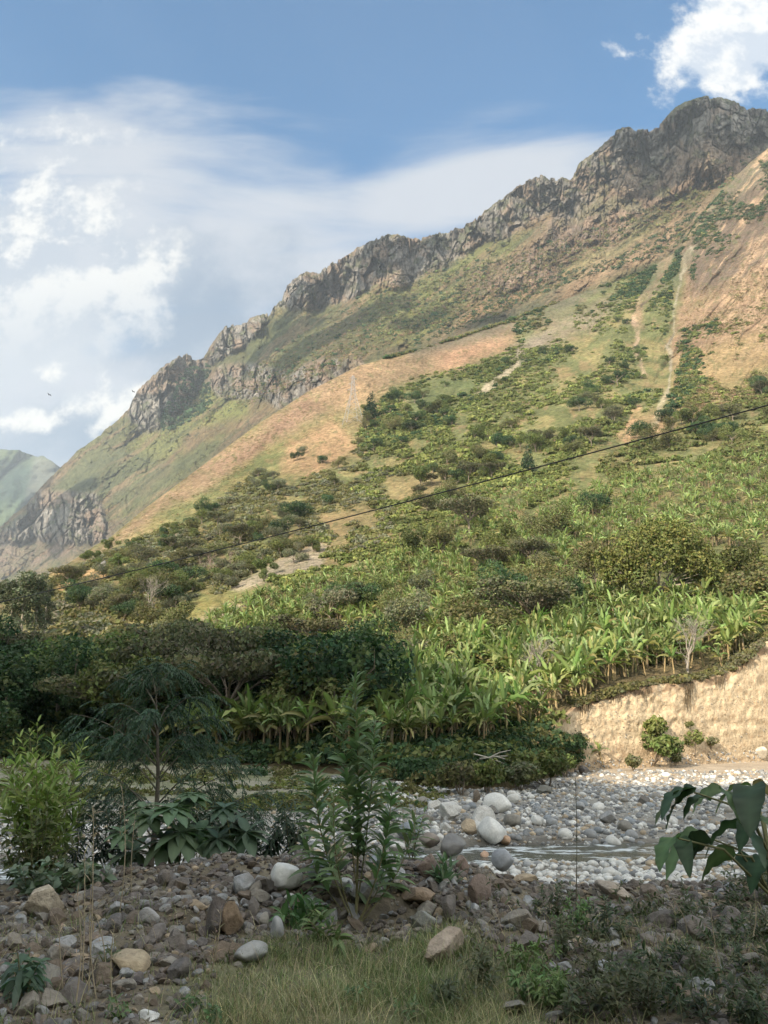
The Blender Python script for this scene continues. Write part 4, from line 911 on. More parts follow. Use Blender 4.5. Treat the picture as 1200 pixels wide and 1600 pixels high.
# ------------------------------------------------------------------ banana plants
def merge_kind(name, items, mats_key, mat, kindname='stuff', r=None):
    """many plants of a kind in one mesh: items = (kind, variant, pos, scale, rz)"""
    mb = MB(); cache = {}
    for kd, v, pos, s, rz in items:
        K_ = KIND[kd][v]
        for part in mats_key:
            me = K_[part]
            if me is None: continue
            if me.name not in cache:
                vv = np.empty(len(me.vertices)*3, np.float32); me.vertices.foreach_get('co', vv); vv = vv.reshape(-1, 3)
                fl = np.empty(len(me.loops), np.int32); me.loops.foreach_get('vertex_index', fl)
                cc = np.empty(len(me.vertices)*4, np.float32); me.color_attributes['Col'].data.foreach_get('color', cc)
                cache[me.name] = (vv, fl.reshape(-1, 4), cc.reshape(-1, 4)[:, :3])
            vv, ff, cc = cache[me.name]; c_, s_ = math.cos(rz), math.sin(rz)
            q = vv@np.array([[c_, s_, 0], [-s_, c_, 0], [0, 0, 1]])*s+pos; mb.add(q, ff, np.clip(cc*(1+0.25*math.sin(rz*57.1)), 0, 1))
    o = mb.build(name, mat); tag(o, kind=kindname); return o
def bananas():
    r = np.random.default_rng(77); items = []
    rows = []      # (photo polygon, n, height range, zone words)
    nb = 0
    def put(Q, hr, zn, desc='broad-leaved banana plant'):
        nonlocal nb
        P = hit(HB, Q[:, 0], Q[:, 1])
        for p in P:
            h = r.uniform(*hr); plant('banana', p-[0, 0, .1], h, None, 'banana_plant', 'banana plant', zn, desc, 'banana plants on the hillside'); nb += 1
    # along the lip of the eroded bank
    lip = np.array([(690,1172),(740,1170),(790,1165),(830,1145),(862,1125),(890,1106),(915,1090),(945,1078),(980,1071),(1015,1066),(1050,1062),(1090,1057),(1125,1048),(1150,1030),(1175,1006),(1200,990),(1225,975)], float)
    t = np.sort(r.uniform(0, len(lip)-1, 44)); Q = np.stack([np.interp(t, np.arange(len(lip)), lip[:, 0]), np.interp(t, np.arange(len(lip)), lip[:, 1])-r.uniform(0, 16, 44)], 1)
    put(Q, (3.2, 5.0), 'along the lip of the eroded bank', 'tall straw-trunked banana plant')
    put(inpoly([(640,1090),(800,1050),(1000,1010),(1200,960),(1230,975),(1150,1030),(1090,1050),(980,1065),(890,1095),(780,1150),(660,1150)], 84, r), (3.4, 5.0), 'in the sunlit rows behind the eroded bank')
    put(inpoly([(150,1120),(300,1100),(420,1080),(640,1100),(690,1120),(760,1160),(690,1180),(450,1185),(300,1178),(180,1170)], 84, r), (3.4, 5.0), 'in the shade beside the river')
    put(inpoly([(380,1020),(560,1000),(720,1010),(840,990),(880,1010),(640,1090),(420,1080)], 78, r), (3.2, 4.8), 'on the lower slope at the edge of the shade')
    def far(poly, n, hr=(2.8, 4.6)):
        Q = inpoly(poly, n, r); P = hit(HB, Q[:, 0], Q[:, 1])
        for p in P:
            v = int(r.integers(5)); h = r.uniform(*hr); items.append(('banana', v, p-[0, 0, .1], h/KIND['banana'][v]['H'], r.uniform(0, 6.28)))
    far([(960,760),(1080,730),(1230,705),(1230,860),(1160,860),(1040,845),(960,860),(880,880),(800,880),(800,840),(880,800)], 780, (3.2, 5.2))
    far([(700,780),(800,760),(920,760),(960,770),(860,830),(780,880),(680,920),(640,900),(690,840)], 300, (2.8, 4.4))
    far([(530,900),(640,870),(780,880),(900,880),(920,940),(820,960),(700,950),(560,960)], 330, (3.0, 4.6))
    far([(300,990),(400,940),(530,905),(600,950),(480,990),(350,1030),(290,1025)], 330, (2.8, 4.4))
    far([(520,960),(700,940),(880,940),(1000,950),(1230,900),(1230,960),(1000,1005),(860,990),(700,1010),(540,1000)], 330, (3.0, 4.8))
    far([(150,1120),(300,1100),(420,1070),(560,1080),(700,1110),(800,1120),(760,1175),(450,1188),(200,1178)], 170, (3.4, 5.4))
    far([(560,1000),(760,1010),(1000,1000),(1200,960),(1160,1020),(900,1075),(700,1110),(600,1080)], 260, (3.2, 5.2))
    far([(330,1030),(520,1000),(560,1080),(420,1080)], 90, (3.2, 4.8))
    o = merge_kind('banana_grove', items, ('trunk', 'crown', 'extra'), M['banana'])
    tag(o, 'dense sunlit grove of small banana plants covering the upper slope', 'banana grove')
    return nb
bananas()

# ------------------------------------------------------------------ low scrub that clothes the slope
SLIPS = [[(560,572),(650,548),(800,503),(810,540),(740,568),(640,592),(570,620),(520,640),(500,650)],[(360,915),(420,880),(500,845),(515,855),(500,890),(430,900),(380,925)],[(300,965),(330,950),(390,935),(380,955),(310,980)],[(740,620),(760,600),(815,560),(818,570),(790,592),(760,615)],[(80,900),(170,880),(190,895),(90,930)],[(60,1015),(190,1000),(210,1035),(60,1040)],[(600,745),(680,740),(700,770),(600,790)],[(960,680),(1020,640),(1060,650),(1040,680),(980,700)],[(450,690),(520,660),(560,700),(500,740),(440,740)]]
GULLIES = [[(1078,385),(1060,450),(1052,520),(1045,545),(1055,560),(1045,590),(1042,612),(1020,665)],[(1048,400),(1005,470),(992,520),(1003,590)],[(995,640),(980,690)]]
def scrub():
    r = np.random.default_rng(88); mb = MB()
    def put(G, poly, n, size, col, alt, leafs=70, leaf=0.30, flat=0.7):
        Q = inpoly(poly, int(n*2.6), r)
        if G is HB and Q[:, 1].mean() < 1000:
            bare = np.zeros(len(Q)); qx, qy = Q[:, 0], Q[:, 1]
            for pl in SLIPS: bare = np.maximum(bare, pmask(qx, qy, pl, 10))
            for ln in GULLIES: bare = np.maximum(bare, lmask(qx, qy, ln, 9, .4))
            Q = Q[(bare < .5) & (fbm(qx/38, qy/24, o=3, seed=262) > r.uniform(-.22, .16, len(Q)))]
        P = hit(G, Q[:, 0], Q[:, 1])
        for p in P:
            s = r.uniform(*size)*(0.6+0.8*r.random()**2); k = leafs; d = dirs(k, r); d[:, 2] = np.abs(d[:, 2])*flat
            q = p+d*s*r.uniform(0.3, 1.0, (k, 1))*np.array([1.25, 1.25, 1]); N = d+r.normal(size=(k, 3))*0.6
            c = np.array(col if r.random() < .6 else alt)*r.uniform(.75, 1.3); L = s*leaf*r.uniform(.6, 1.3, k)
            rhombs(mb, q, N, L, L*.7, jit(c, k, .15, r), r)
    put(HB, [(60,910),(180,860),(330,790),(420,720),(560,690),(640,740),(600,850),(480,880),(360,920),(250,990),(60,1000)], 2800, (0.7, 2.4), OLIVE, GREYG, 90, .24)
    put(HB, [(560,640),(700,570),(860,520),(960,450),(1060,430),(1040,620),(960,680),(860,740),(700,790),(560,800)], 2600, (0.9, 2.9), MIDG, PALEG)
    put(HB, [(560,640),(640,600),(820,550),(900,540),(760,620),(640,700),(560,700)], 500, (1.2, 3), MIDG, DARKG)
    put(HB, [(600,540),(760,500),(960,430),(1060,395),(1060,430),(900,500),(760,560),(620,600)], 900, (1.2, 3.4), OLIVE, DARKG)
    put(HB, [(1060,330),(1130,290),(1200,240),(1210,330),(1120,400),(1070,400)], 260, (1.4, 3.4), DARKG, OLIVE)
    put(HB, [(1062,405),(1100,335),(1150,275),(1200,250),(1215,310),(1150,370),(1085,440)], 520, (1.2, 3.6), DARKG, BROWNG, 60, .26)
    put(HB, [(950,470),(1000,430),(1070,385),(1075,420),(1000,460)], 420, (1.4, 3.6), DARKG, DARKG)
    put(HB, [(960,480),(1060,400),(1070,430),(1050,520),(1120,500),(1120,580),(1060,640),(980,620)], 900, (1.1, 3.0), MIDG, DARKG)
    put(HB, [(1060,560),(1230,440),(1230,600),(1060,650)], 420, (0.9, 2.3), OLIVE, PALEG)
    put(HB, [(940,720),(1060,660),(1230,600),(1230,720),(1080,740),(960,760)], 1000, (1.2, 2.8), MIDG, OLIVE)
    put(HB, [(400,870),(640,780),(860,730),(960,730),(820,800),(700,870),(520,910),(430,930)], 1300, (0.6, 1.9), MIDG, PALEG)
    put(HB, [(240,960),(700,860),(1230,870),(1230,960),(1000,1040),(700,1100),(240,1090)], 2600, (0.5, 1.9), MIDG, PALEG, 110, .17)
    put(HB, [(-60,1020),(240,1030),(500,1090),(700,1130),(860,1130),(780,1190),(400,1192),(-60,1180)], 1900, (0.5, 1.6), DARKG, MIDG, 150, .15)
    put(HB, [(-60,1000),(250,990),(320,1040),(200,1060),(-60,1060)], 420, (0.5, 1.4), OLIVE, BROWNG)
    put(HB, [(680,1150),(860,1150),(905,1150),(900,1196),(860,1208),(700,1228),(600,1215)], 300, (0.5, 1.2), DARKG, OLIVE, 170, .13)
    put(HB, [(890,1096),(1000,1066),(1100,1052),(1200,985),(1230,980),(1200,1000),(1150,1045),(1100,1062),(1000,1073),(900,1105)], 240, (0.25, 0.6), OLIVE, BROWNG)
    Q = inpoly([(-60,1196),(300,1202),(700,1240),(680,1262),(420,1268),(200,1262),(-60,1250)], 3800, r); Wp = hitA(Q[:, 0], Q[:, 1], 20)
    for p in Wp:
        if fbm(p[0]/5, p[1]/3, seed=261) < -.05: continue
        s_ = r.uniform(.06, .34); k = 14; d = dirs(k, r); d[:, 2] = np.abs(d[:, 2]); q = p+d*s_*r.uniform(.3, 1, (k, 1)); rhombs(mb, q, d+r.normal(size=(k, 3))*.5, s_*.5, s_*.2, jit(OLIVE if r.random() < .6 else PALEG, k, .15, r), r)
    Q = inpoly([(-60,1188),(300,1194),(560,1212),(700,1228),(700,1246),(560,1232),(300,1210),(-60,1204)], 60, r)
    for p in hitA(Q[:, 0], Q[:, 1], 20):
        s_ = r.uniform(.3, 1.1)*r.uniform(.5, 1.3); k = 130; d = dirs(k, r); d[:, 2] = np.abs(d[:, 2])*.8; q = p+d*s_*r.uniform(.3, 1, (k, 1)); rhombs(mb, q, d+r.normal(size=(k, 3))*.5, s_*.16, s_*.1, jit(DARKG if r.random() < .5 else OLIVE, k, .15, r), r)
    put(MT, [(640,545),(760,500),(860,455),(960,420),(960,405),(860,430),(760,470),(660,520)], 260, (1.5, 4.5), DARKG, OLIVE, 40, .3)
    put(MT, [(960,405),(1060,345),(1110,310),(1090,330),(1060,385),(960,425)], 90, (2, 5), DARKG, OLIVE, 40, .3)
    DRYT = (0.235, 0.185, 0.095); RUST = (0.20, 0.135, 0.08)
    put(HB, [(60,905),(170,845),(300,745),(480,612),(560,575),(700,545),(860,520),(860,700),(600,800),(400,880),(250,980),(60,1000)], 3600, (0.35, 1.0), DRYT, OLIVE, 14, .34)
    put(HB, [(560,575),(800,500),(1060,395),(1060,640),(860,740),(640,790),(560,700)], 3200, (0.4, 1.2), DRYT, MIDG, 14, .34)
    put(HB, [(1060,400),(1130,300),(1210,235),(1210,640),(1040,680),(1040,560)], 2600, (0.5, 1.6), DRYT, RUST, 14, .34)
    put(HB, [(1100,480),(1210,420),(1210,600),(1060,640)], 500, (0.6, 1.8), OLIVE, DRYT, 20, .3)
    put(MT, [(60,800),(160,720),(330,660),(560,560),(700,500),(860,430),(1060,340),(1180,260),(1000,330),(800,400),(600,450),(400,570),(180,700)], 2600, (1.5, 5), OLIVE, RUST, 14, .3)
    # dark dots of bushes on the mountain, far off
    put(MT, [(160,760),(330,660),(560,560),(700,500),(860,430),(1060,340),(1180,260),(1180,240),(1000,330),(800,400),(560,470),(400,560),(250,690)], 330, (2.5, 6), OLIVE, DARKG, 26, 0.42)
    put(MT, [(560,455),(640,435),(790,375),(740,470),(640,540),(560,520)], 110, (2.5, 6), MIDG, DARKG, 26, 0.42)
    put(MT, [(290,570),(330,570),(330,640),(260,680),(250,660)], 120, (6, 12), DARKG, DARKG, 26, 0.42)
    o = mb.build('scrub', M['scrub'], smooth=False)
    tag(o, 'low green and olive scrub clothing the whole hillside', 'scrub', kind='stuff')
scrub()

# ------------------------------------------------------------------ stones
PALE = (0.54, 0.53, 0.49); GREYS = (0.27, 0.275, 0.27); BLUEG = (0.22, 0.24, 0.25); TANS = (0.36, 0.29, 0.20); BRWN = (0.145, 0.118, 0.092); PURP = (0.150, 0.138, 0.128); WARMG = (0.225, 0.21, 0.18)
def cobble_shape(r, n=2, amp=0.12):
    v, f = ICO[n]; o = r.uniform(0, 50, 3); d = 1+amp*fbm(v[:, 0]*1.1+o[0], v[:, 1]*1.1+o[1], v[:, 2]*1.1+o[2], o=2, seed=31)
    return v*d[:, None]*np.array([1, r.uniform(.7, .95), r.uniform(.5, .8)]), f
def broken_shape(r, n=3, planes=11, flat=0.55, rough=0.03):
    v, f = ICO[n]; v = v.copy(); N = dirs(planes, r); dd = r.uniform(0.45, 0.85, planes); t = v@N.T
    k = np.min(np.where(t > 1e-3, dd[None]/np.maximum(t, 1e-3), 9), 1); v = v*np.minimum(k, 1.0)[:, None]
    o = r.uniform(0, 50, 3); v = v*(1+rough*fbm(v[:, 0]*5+o[0], v[:, 1]*5+o[1], v[:, 2]*5, o=3, seed=32))[:, None]
    return v/np.abs(v).max()*np.array([1, r.uniform(.6, .95), flat*r.uniform(.8, 1.3)]), f
def rotm(r, tilt=0.5):
    a, b, c = r.uniform(0, 6.28), r.normal(0, tilt), r.normal(0, tilt)
    Rz = np.array([[math.cos(a), -math.sin(a), 0], [math.sin(a), math.cos(a), 0], [0, 0, 1]])
    Rx = np.array([[1, 0, 0], [0, math.cos(b), -math.sin(b)], [0, math.sin(b), math.cos(b)]]); Ry = np.array([[math.cos(c), 0, math.sin(c)], [0, 1, 0], [-math.sin(c), 0, math.cos(c)]])
    return Rz@Rx@Ry
_sr = np.random.default_rng(500)
COB = []
for _ in range(8):
    a_, f_ = cobble_shape(_sr, 4, 0.16); b_, _f = broken_shape(_sr, 4, 9, .75); COB.append((a_*.45+b_*.6, f_))
COBL = [cobble_shape(_sr, 2, 0.15) for _ in range(10)]
BRK = [broken_shape(_sr, 4) for _ in range(12)]; BRKL = [broken_shape(_sr, 2, 8) for _ in range(12)]
def one_stone(name, shape, pos, size, col, mat, label, group=None, cat='stone', r=_sr, tilt=0.25, rz=None, sc3=None, sink=0.35):
    v, f = shape; Rm = rotm(r, tilt); q = (v*(np.array(sc3) if sc3 is not None else 1.0)*size)@Rm.T
    c = np.array(col)*r.uniform(.88, 1.12); n_ = fbm(v[:, 0]*2+pos[0], v[:, 1]*2, v[:, 2]*2, o=3, seed=33); c = c[None]*(1+0.14*n_[:, None])
    h = q[:, 2].max()-q[:, 2].min(); mb = MB(); mb.add(q, f, c)
    o = mb.build(name, mat, smooth=(mat is M['cobble'])); o.location = (pos[0], pos[1], pos[2]-q[:, 2].min()-h*sink)
    tag(o, label, cat, group); return o
# boulders one can point at on the river bed: photo x, y of the middle, half width, colour, shape, words
BLD = [(777,1254,19,PALE,'c','big rounded white boulder standing on the gravel bar'),(704,1267,19,PALE,'b','big blocky white boulder with a flat face'),(677,1257,12,PALE,'b','white block left of the big blocky white boulder'),
 (755,1279,19,PALE,'b','white tilted boulder below the big rounded white one'),(769,1298,20,PALE,'c','wide pale boulder just above the stream'),(801,1282,12,WARMG,'c','warm grey round boulder right of a wide pale one'),
 (803,1249,9,PALE,'c','small white boulder right of the big rounded white one'),(800,1241,7,PALE,'c','smallest white boulder behind the big rounded white one'),(830,1246,5,PALE,'c','lone small white stone on the gravel bar'),
 (641,1298,17,BLUEG,'c','smooth bluish boulder at the left of the white boulders'),(697,1294,8,PALE,'b','small upright white block beside the bluish boulder'),(733,1293,14,TANS,'b','tan flat boulder between the white boulders'),
 (790,1313,8,(0.42,0.28,0.18),'c','small orange-tan boulder at the edge of the stream'),(757,1336,8,(0.42,0.28,0.19),'c','small orange-tan stone left of the grey oval boulder'),(840,1282,9,PALE,'c','round white boulder in the middle of the gravel bar'),
 (862,1285,9,GREYS,'c','grey boulder right of a round white one'),(906,1259,8,GREYS,'c','grey rounded boulder toward the far bank'),(977,1290,11,WARMG,'c','low warm grey boulder behind the stream'),
 (953,1277,13,GREYS,'b','long flat grey boulder lying on the wet sand'),(1005,1249,9,(0.13,0.13,0.125),'b','dark grey boulder half hidden by the big leaves'),(914,1203,8,(0.12,0.115,0.11),'b','dark boulder at the foot of the eroded bank'),
 (1188,1178,10,(0.5,0.46,0.38),'b','pale squared block lying on the slope of the bank'),(848,1232,11,(0.14,0.14,0.12),'b','dark mossy boulder under the riverside bushes'),(728,1262,6,GREYS,'c','small grey boulder between two white boulders'),
 (960,1315,10,PALE,'c','pale boulder in the shallows of the stream'),(745,1247,8,BRWN,'b','dark brown rock beside the big rounded white boulder'),(770,1266,8,(0.17,0.17,0.16),'b','dark wedge rock wedged under the white boulders'),
 (668,1278,8,WARMG,'b','small tan block under the white block')]
def river_boulders():
    for X, Y, w, c, k, lab in BLD:
        if Y < 1200: p = hit(HB, X, Y+w*0.6)[0]
        else: p = hitA(X, Y+w*0.75, 20)[0]
        s = w*p[1]/F*1.22
        if k == 'c': one_stone('boulder', COB[_sr.integers(8)], p, s, c, M['cobble'], lab, cat='boulder', tilt=.15, sink=.16)
        else: one_stone('boulder', BRK[_sr.integers(12)], p, s, c, M['rubble'], lab, cat='boulder', sc3=(1, 1, 1.5), tilt=.1, sink=.14)
river_boulders()
def zone_word(X):
    return 'left of the big white boulders' if X < 660 else 'among the big white boulders' if X < 820 else 'in the middle of the gravel bar' if X < 960 else 'behind the big drooping leaves' if X < 1200 else 'at the right end of the gravel bar'
def river_cobbles():
    r = np.random.default_rng(510); n = 0
    P = []
    # larger cobbles as single objects
    for poly, k, s0, s1 in (([(640,1245),(900,1215),(1200,1200),(1260,1225),(1260,1310),(900,1310),(640,1310)], 190, .16, .36), ([(770,1352),(1160,1352),(1220,1395),(900,1400),(790,1372)], 90, .13, .25)):
        Q = inpoly(poly, k, r); W_ = hitA(Q[:, 0], Q[:, 1], 20)
        for q, w in zip(Q, W_):
            near = q[1] > 1345; pale = r.random() < (.75 if near else .4); c = PALE if pale else [GREYS, WARMG, BLUEG][r.integers(3)]
            s = r.uniform(s0, s1)*(0.7+0.6*r.random()**3)
            big_ = s > (.20 if near else .26)
            word = ('large ' if big_ else 'small ')+('white' if pale else 'grey')
            lab = f'{word} cobble '+('on the near bank of the stream' if near else zone_word(q[0]))
            one_stone('cobble', COBL[r.integers(10)], w, s, c, M['cobble'], lab, lab, 'cobble', r, .3, sink=.3); n += 1
    # the rest of the gravel
    mb = MB(); cnt = 0
    def fill(xr, yr, k, s0, s1, pale, dens=None):
        nonlocal cnt
        x = r.uniform(*xr, k); y = r.uniform(*yr, k)
        if dens is not None:
            m = r.random(k) < dens(x, y); x, y = x[m], y[m]
        z = gz(x, y); w = r.integers(10, size=len(x)); s = s0*(s1/s0)**(r.random(len(x))**2.2)
        for j in range(10):
            idx = np.where(w == j)[0]
            if not len(idx): continue
            v, f = ICO[1]; v = v*COBL[j][0][:12].std(0)*2.2/0.9
            a = r.uniform(0, 6.28, len(idx)); ca, sa = np.cos(a), np.sin(a)
            vx = v[None, :, 0]*ca[:, None]-v[None, :, 1]*sa[:, None]; vy = v[None, :, 0]*sa[:, None]+v[None, :, 1]*ca[:, None]; vz = np.broadcast_to(v[None, :, 2], vx.shape)
            q = np.stack([vx, vy, vz], -1)*s[idx][:, None, None]*(1+r.normal(0, .08, (len(idx), 12, 1)))+np.stack([x[idx], y[idx], z[idx]+s[idx]*.25], -1)[:, None]
            base = np.where(r.random(len(idx))[:, None] < pale, np.array([PALE]), np.array([GREYS])*r.uniform(.55, 1.15, (len(idx), 1))); tn = r.random(len(idx)) < .14; base[tn] = TANS
            base = base*r.uniform(.75, 1.15, (len(idx), 1))
            ff = f[None]+np.arange(len(idx))[:, None, None]*12; mb.add(q.reshape(-1, 3), ff.reshape(-1, 3), np.repeat(base, 12, 0)); cnt += len(idx)
    ch = lambda x, y: (np.abs(y-river_c(x)) > 1.9)*(0.35+0.65*sst(fbm(x/2.5, y/2, o=3, seed=241), -.3, .3))
    fill((1, 24), (26, 34.6), 9000, .05, .17, .72, ch)
    fill((-12, 3), (26, 36), 3500, .05, .16, .5, ch)
    fill((-4, 40), (37, 66), 25000, .03, .17, .40, ch)
    fill((-30, 0), (33, 42), 7000, .05, .2, .6, ch)
    fill((-26, -3), (40, 50), 1500, .05, .16, .3, lambda x, y: 0.3+0*x)
    fill((14, 50), (56, 76), 5000, .05, .2, .3, lambda x, y: 0.5+0*x)
    Q = inpoly([(895,1120),(950,1090),(1100,1070),(1200,1020),(1230,1190),(1050,1198),(900,1204)], 420, r); Pb = hit(HB, Q[:, 0], Q[:, 1])
    for p in Pb:
        v, f = BRKL[r.integers(12)]; mb.add((v*r.uniform(.03, .15))@rotm(r, .8).T+p, f, np.array(TANS if r.random() < .6 else WARMG)*r.uniform(.8, 1.3))
    Q = inpoly([(895,1190),(1050,1180),(1230,1165),(1230,1200),(1050,1206),(900,1212)], 500, r); Pb = hit(HB, Q[:, 0], Q[:, 1])
    for p in Pb:
        v, f = BRKL[r.integers(12)]; mb.add((v*r.uniform(.04, .2))@rotm(r, .8).T+p, f, np.array(TANS if r.random() < .4 else GREYS)*r.uniform(.8, 1.3))
    o = mb.build('gravel', M['cobble'], smooth=True); tag(o, 'white and grey pebbles covering the river bed', 'gravel', kind='stuff')
river_cobbles()

# the rubble berm: hand-placed stones first
RB = [(446,1376,27,PALE,'c',(1,1,1),'large round pale cobble on top of the berm'),(500,1366,25,BLUEG,'c',(1.1,1,.9),'large smooth blue-grey stone beside the round pale cobble'),(524,1332,18,TANS,'c',(1,1,1),'tan rounded boulder behind the tall willowy shrub'),
 (570,1396,24,WARMG,'b',(1,1,1.3),'warm grey block at the foot of the tall willowy shrub'),(540,1384,12,PALE,'c',(1,1,.9),'round whitish stone right of the blue-grey stone'),(486,1414,14,GREYS,'c',(1,1,1),'grey rounded stone below the blue-grey stone'),
 (452,1403,10,PALE,'c',(1,1,.7),'small pale stone just below the round pale cobble'),(432,1459,13,GREYS,'c',(.8,.8,1.8),'upright egg-shaped grey cobble'),(414,1441,10,WARMG,'c',(.8,.8,1.4),'small upright oval cobble beside the egg-shaped one'),
 (392,1490,25,(0.25,0.25,0.235),'c',(1.1,.9,.75),'flat oval grey cobble at the edge of the grass'),(396,1421,12,PURP,'b',(.7,.7,2.6),'narrow upright purplish slab'),(338,1441,22,(0.10,0.09,0.085),'b',(.75,.8,2.2),'dark upright half of the split rock'),
 (362,1441,21,(0.21,0.155,0.105),'b',(.8,.9,2.3),'ochre brown upright half of the split rock'),(65,1412,30,(0.40,0.35,0.27),'b',(1,.9,1.7),'big pale tan angular rock at the left'),(199,1496,36,(0.38,0.31,0.21),'b',(1.1,.8,1.1),'tan angular wedge rock in front of the rubble'),
 (275,1472,17,PURP,'b',(1,.9,1.6),'purplish angular rock between wedge rock and split rock'),(268,1508,22,WARMG,'b',(1.2,.7,.8),'flat grey slab right of the tan wedge rock'),(75,1545,20,BRWN,'b',(1,.8,.9),'dark brown rock near the lower left weeds'),
 (311,1415,15,TANS,'b',(1.1,.8,.9),'yellowish stone left of the split rock'),(235,1587,20,PALE,'b',(1.2,.9,.4),'pale flat flake lying in the dirt at the bottom left'),(404,1471,14,BRWN,'b',(1.2,.8,.9),'brown sloping slab above the flat oval cobble'),
 (665,1350,20,(0.19,0.145,0.12),'b',(.75,.8,2.6),'tall brown columnar block standing on the berm'),(657,1400,24,(0.27,0.20,0.14),'b',(1.2,.9,.9),'brown squared block under the columnar block'),(722,1352,15,(0.20,0.15,0.125),'b',(.8,.8,2.2),'brown upright block right of the agave-like plant'),
 (671,1312,16,(0.22,0.19,0.16),'c',(1,1,1),'brownish rounded boulder behind the columnar block'),(707,1322,21,(0.19,0.185,0.175),'c',(1,1,.9),'dark grey rounded boulder behind the agave-like plant'),(785,1343,17,(0.26,0.27,0.28),'c',(1,1,1.3),'smooth grey oval boulder leaning at the stream side'),
 (660,1440,18,(0.24,0.25,0.23),'b',(1,.8,1.7),'grey-green slab leaning in the rubble under the squared block'),(694,1482,33,(0.33,0.27,0.21),'b',(1.1,.8,1.3),'large pale brown wedge at the top of the grass'),(822,1374,18,TANS,'b',(1.2,.8,.8),'tan stone on the crest near the white pebbles'),
 (957,1519,16,PURP,'b',(1,.9,1.3),'purplish squared stone in the weeds'),(826,1482,10,WARMG,'b',(.8,.8,1.6),'little upright grey stone left of the weeds'),(955,1393,30,(0.36,0.31,0.25),'b',(1.3,.9,.7),'flat pinkish slab on the crest of the berm'),
 (780,1395,17,PURP,'b',(.9,.8,1.6),'purplish block on the crest behind the rubble'),(842,1392,15,(0.17,0.15,0.13),'b',(1,.8,1.3),'dark brown block on the crest'),(1010,1490,16,WARMG,'b',(1.2,.9,.6),'flat warm grey stone among the right weeds'),
 (150,1468,22,BRWN,'b',(1,.9,.8),'brown flat rock left of the tan wedge rock'),(752,1398,22,(0.18,0.14,0.12),'b',(1,.9,1.3),'brown rough rock right of the upright blocks'),(800,1575,24,WARMG,'b',(1.2,.8,.4),'grey flat stone sunk in the grass edge'),(30,1440,16,GREYS,'b',(1,.8,.9),'grey rock at the left frame edge'),
 (615,1385,16,WARMG,'b',(1,.8,1),'grey block left of the squared brown block'),(590,1345,15,BLUEG,'c',(1,1,.9),'blue-grey cobble behind the tall willowy shrub'),(620,1322,13,PALE,'c',(1,1,.9),'pale cobble between the shrub and the columnar block')]
def berm_px(X, Yb, w):
    P = hitA(X, Yb, 4.5, 13)[0]
    if P[1] > 10.3:      # above the crest line: stands just behind it
        a, e = pe(X, Yb); y = 9.5; P = np.array([a*y, y, gz(a*y, y)]); P[2] = max(P[2], CAMZ+e*y-0.02)
    return P
def rubble():
    r = np.random.default_rng(520)
    for X, Y, w, c, k, s3, lab in RB:
        hh = w*s3[2]*(.62 if k == 'c' else .5); p = berm_px(X, Y+hh*0.75, w); s = w*p[1]/F
        if k == 'c': one_stone('cobble', COB[r.integers(8)], p, s*1.05, c, M['cobble'], lab, cat='stone', r=r, tilt=.12, sc3=s3, sink=.14)
        else: one_stone('rock', BRK[r.integers(12)], p, s*1.1, c, M['rubble'], lab, cat='rock', r=r, tilt=.12, sc3=s3, sink=.14)
    zones = [([(0,1410),(200,1385),(330,1365),(420,1375),(400,1490),(330,1510),(220,1560),(0,1590)], 125, 'in the rubble left of the split rock'),
             ([(420,1380),(560,1385),(640,1360),(640,1440),(560,1450),(440,1490)], 28, 'around the base of the tall willowy shrub'),
             ([(640,1360),(760,1375),(860,1400),(860,1500),(760,1480),(680,1450),(640,1430)], 60, 'in the rubble right of the columnar block'),
             ([(860,1400),(1000,1400),(1200,1385),(1230,1550),(1000,1570),(860,1540)], 72, 'in the weedy rubble at the right')]
    for poly, n, zn in zones:
        Q = inpoly(poly, n, r); W_ = hitA(Q[:, 0], Q[:, 1], 4.5, 10.4)
        for w in W_:
            s = .035+.115*r.random()**1.9; c, cw = [(PURP, 'purplish grey'), (WARMG, 'buff'), (GREYS, 'grey'), (BRWN, 'brown'), (PURP, 'purplish grey')][r.integers(5)]
            lab = f"{'larger' if s > .07 else 'small'} {cw} broken stone {zn}"
            one_stone('rubble_stone', BRK[r.integers(12)], w, s, c, M['rubble'], lab, lab, 'stone', r, .5, sc3=(1, 1, r.uniform(.6, 1.5)), sink=.25)
    mb = MB(); N = 40000
    a = r.uniform(-.62, .62, N); y = r.uniform(4.9, 10.6, N); x = a*y; X, Yp = px(a, (gz(x, y)-CAMZ)/y)
    yf = np.interp(a, _fa, _fy); dens = sst(y, yf-.35, yf+.25); dens = np.where((X < 330)|(X > 860), np.maximum(dens, .45), dens); dens = np.where((X > 230)&(X < 330), np.maximum(dens, .3*sst(-X, -330, -230)), dens)
    keep = r.random(N) < dens*(.4+.6*sst(fbm(x*1.5, y*1.5, o=3, seed=243), -.3, .2)); x, y = x[keep], y[keep]; z = gz(x, y); n = len(x); s = .012*(.075/.012)**(r.random(n)**1.7)
    w = r.integers(12, size=n)
    for j in range(12):
        i = np.where(w == j)[0]; v, f = BRKL[j]; nv = len(v); Rm = np.stack([rotm(r, .5) for _ in i])
        q = np.einsum('vk,nmk->nvm', v, Rm)*s[i][:, None, None]+np.stack([x[i], y[i], z[i]+s[i]*.2], -1)[:, None]
        pal = 0.8*np.array([PURP, WARMG, GREYS, BRWN, TANS, (0.16, 0.14, 0.13)])[r.choice(6, len(i), p=[.3, .2, .16, .14, .06, .14])]*r.uniform(.65, 1.3, (len(i), 1))
        mb.add(q.reshape(-1, 3), (f[None]+np.arange(len(i))[:, None, None]*nv).reshape(-1, 3), np.repeat(pal, nv, 0))
    o = mb.build('rubble', M['rubble'], smooth=False); tag(o, 'loose broken stone chips covering the berm', 'rubble', kind='stuff')
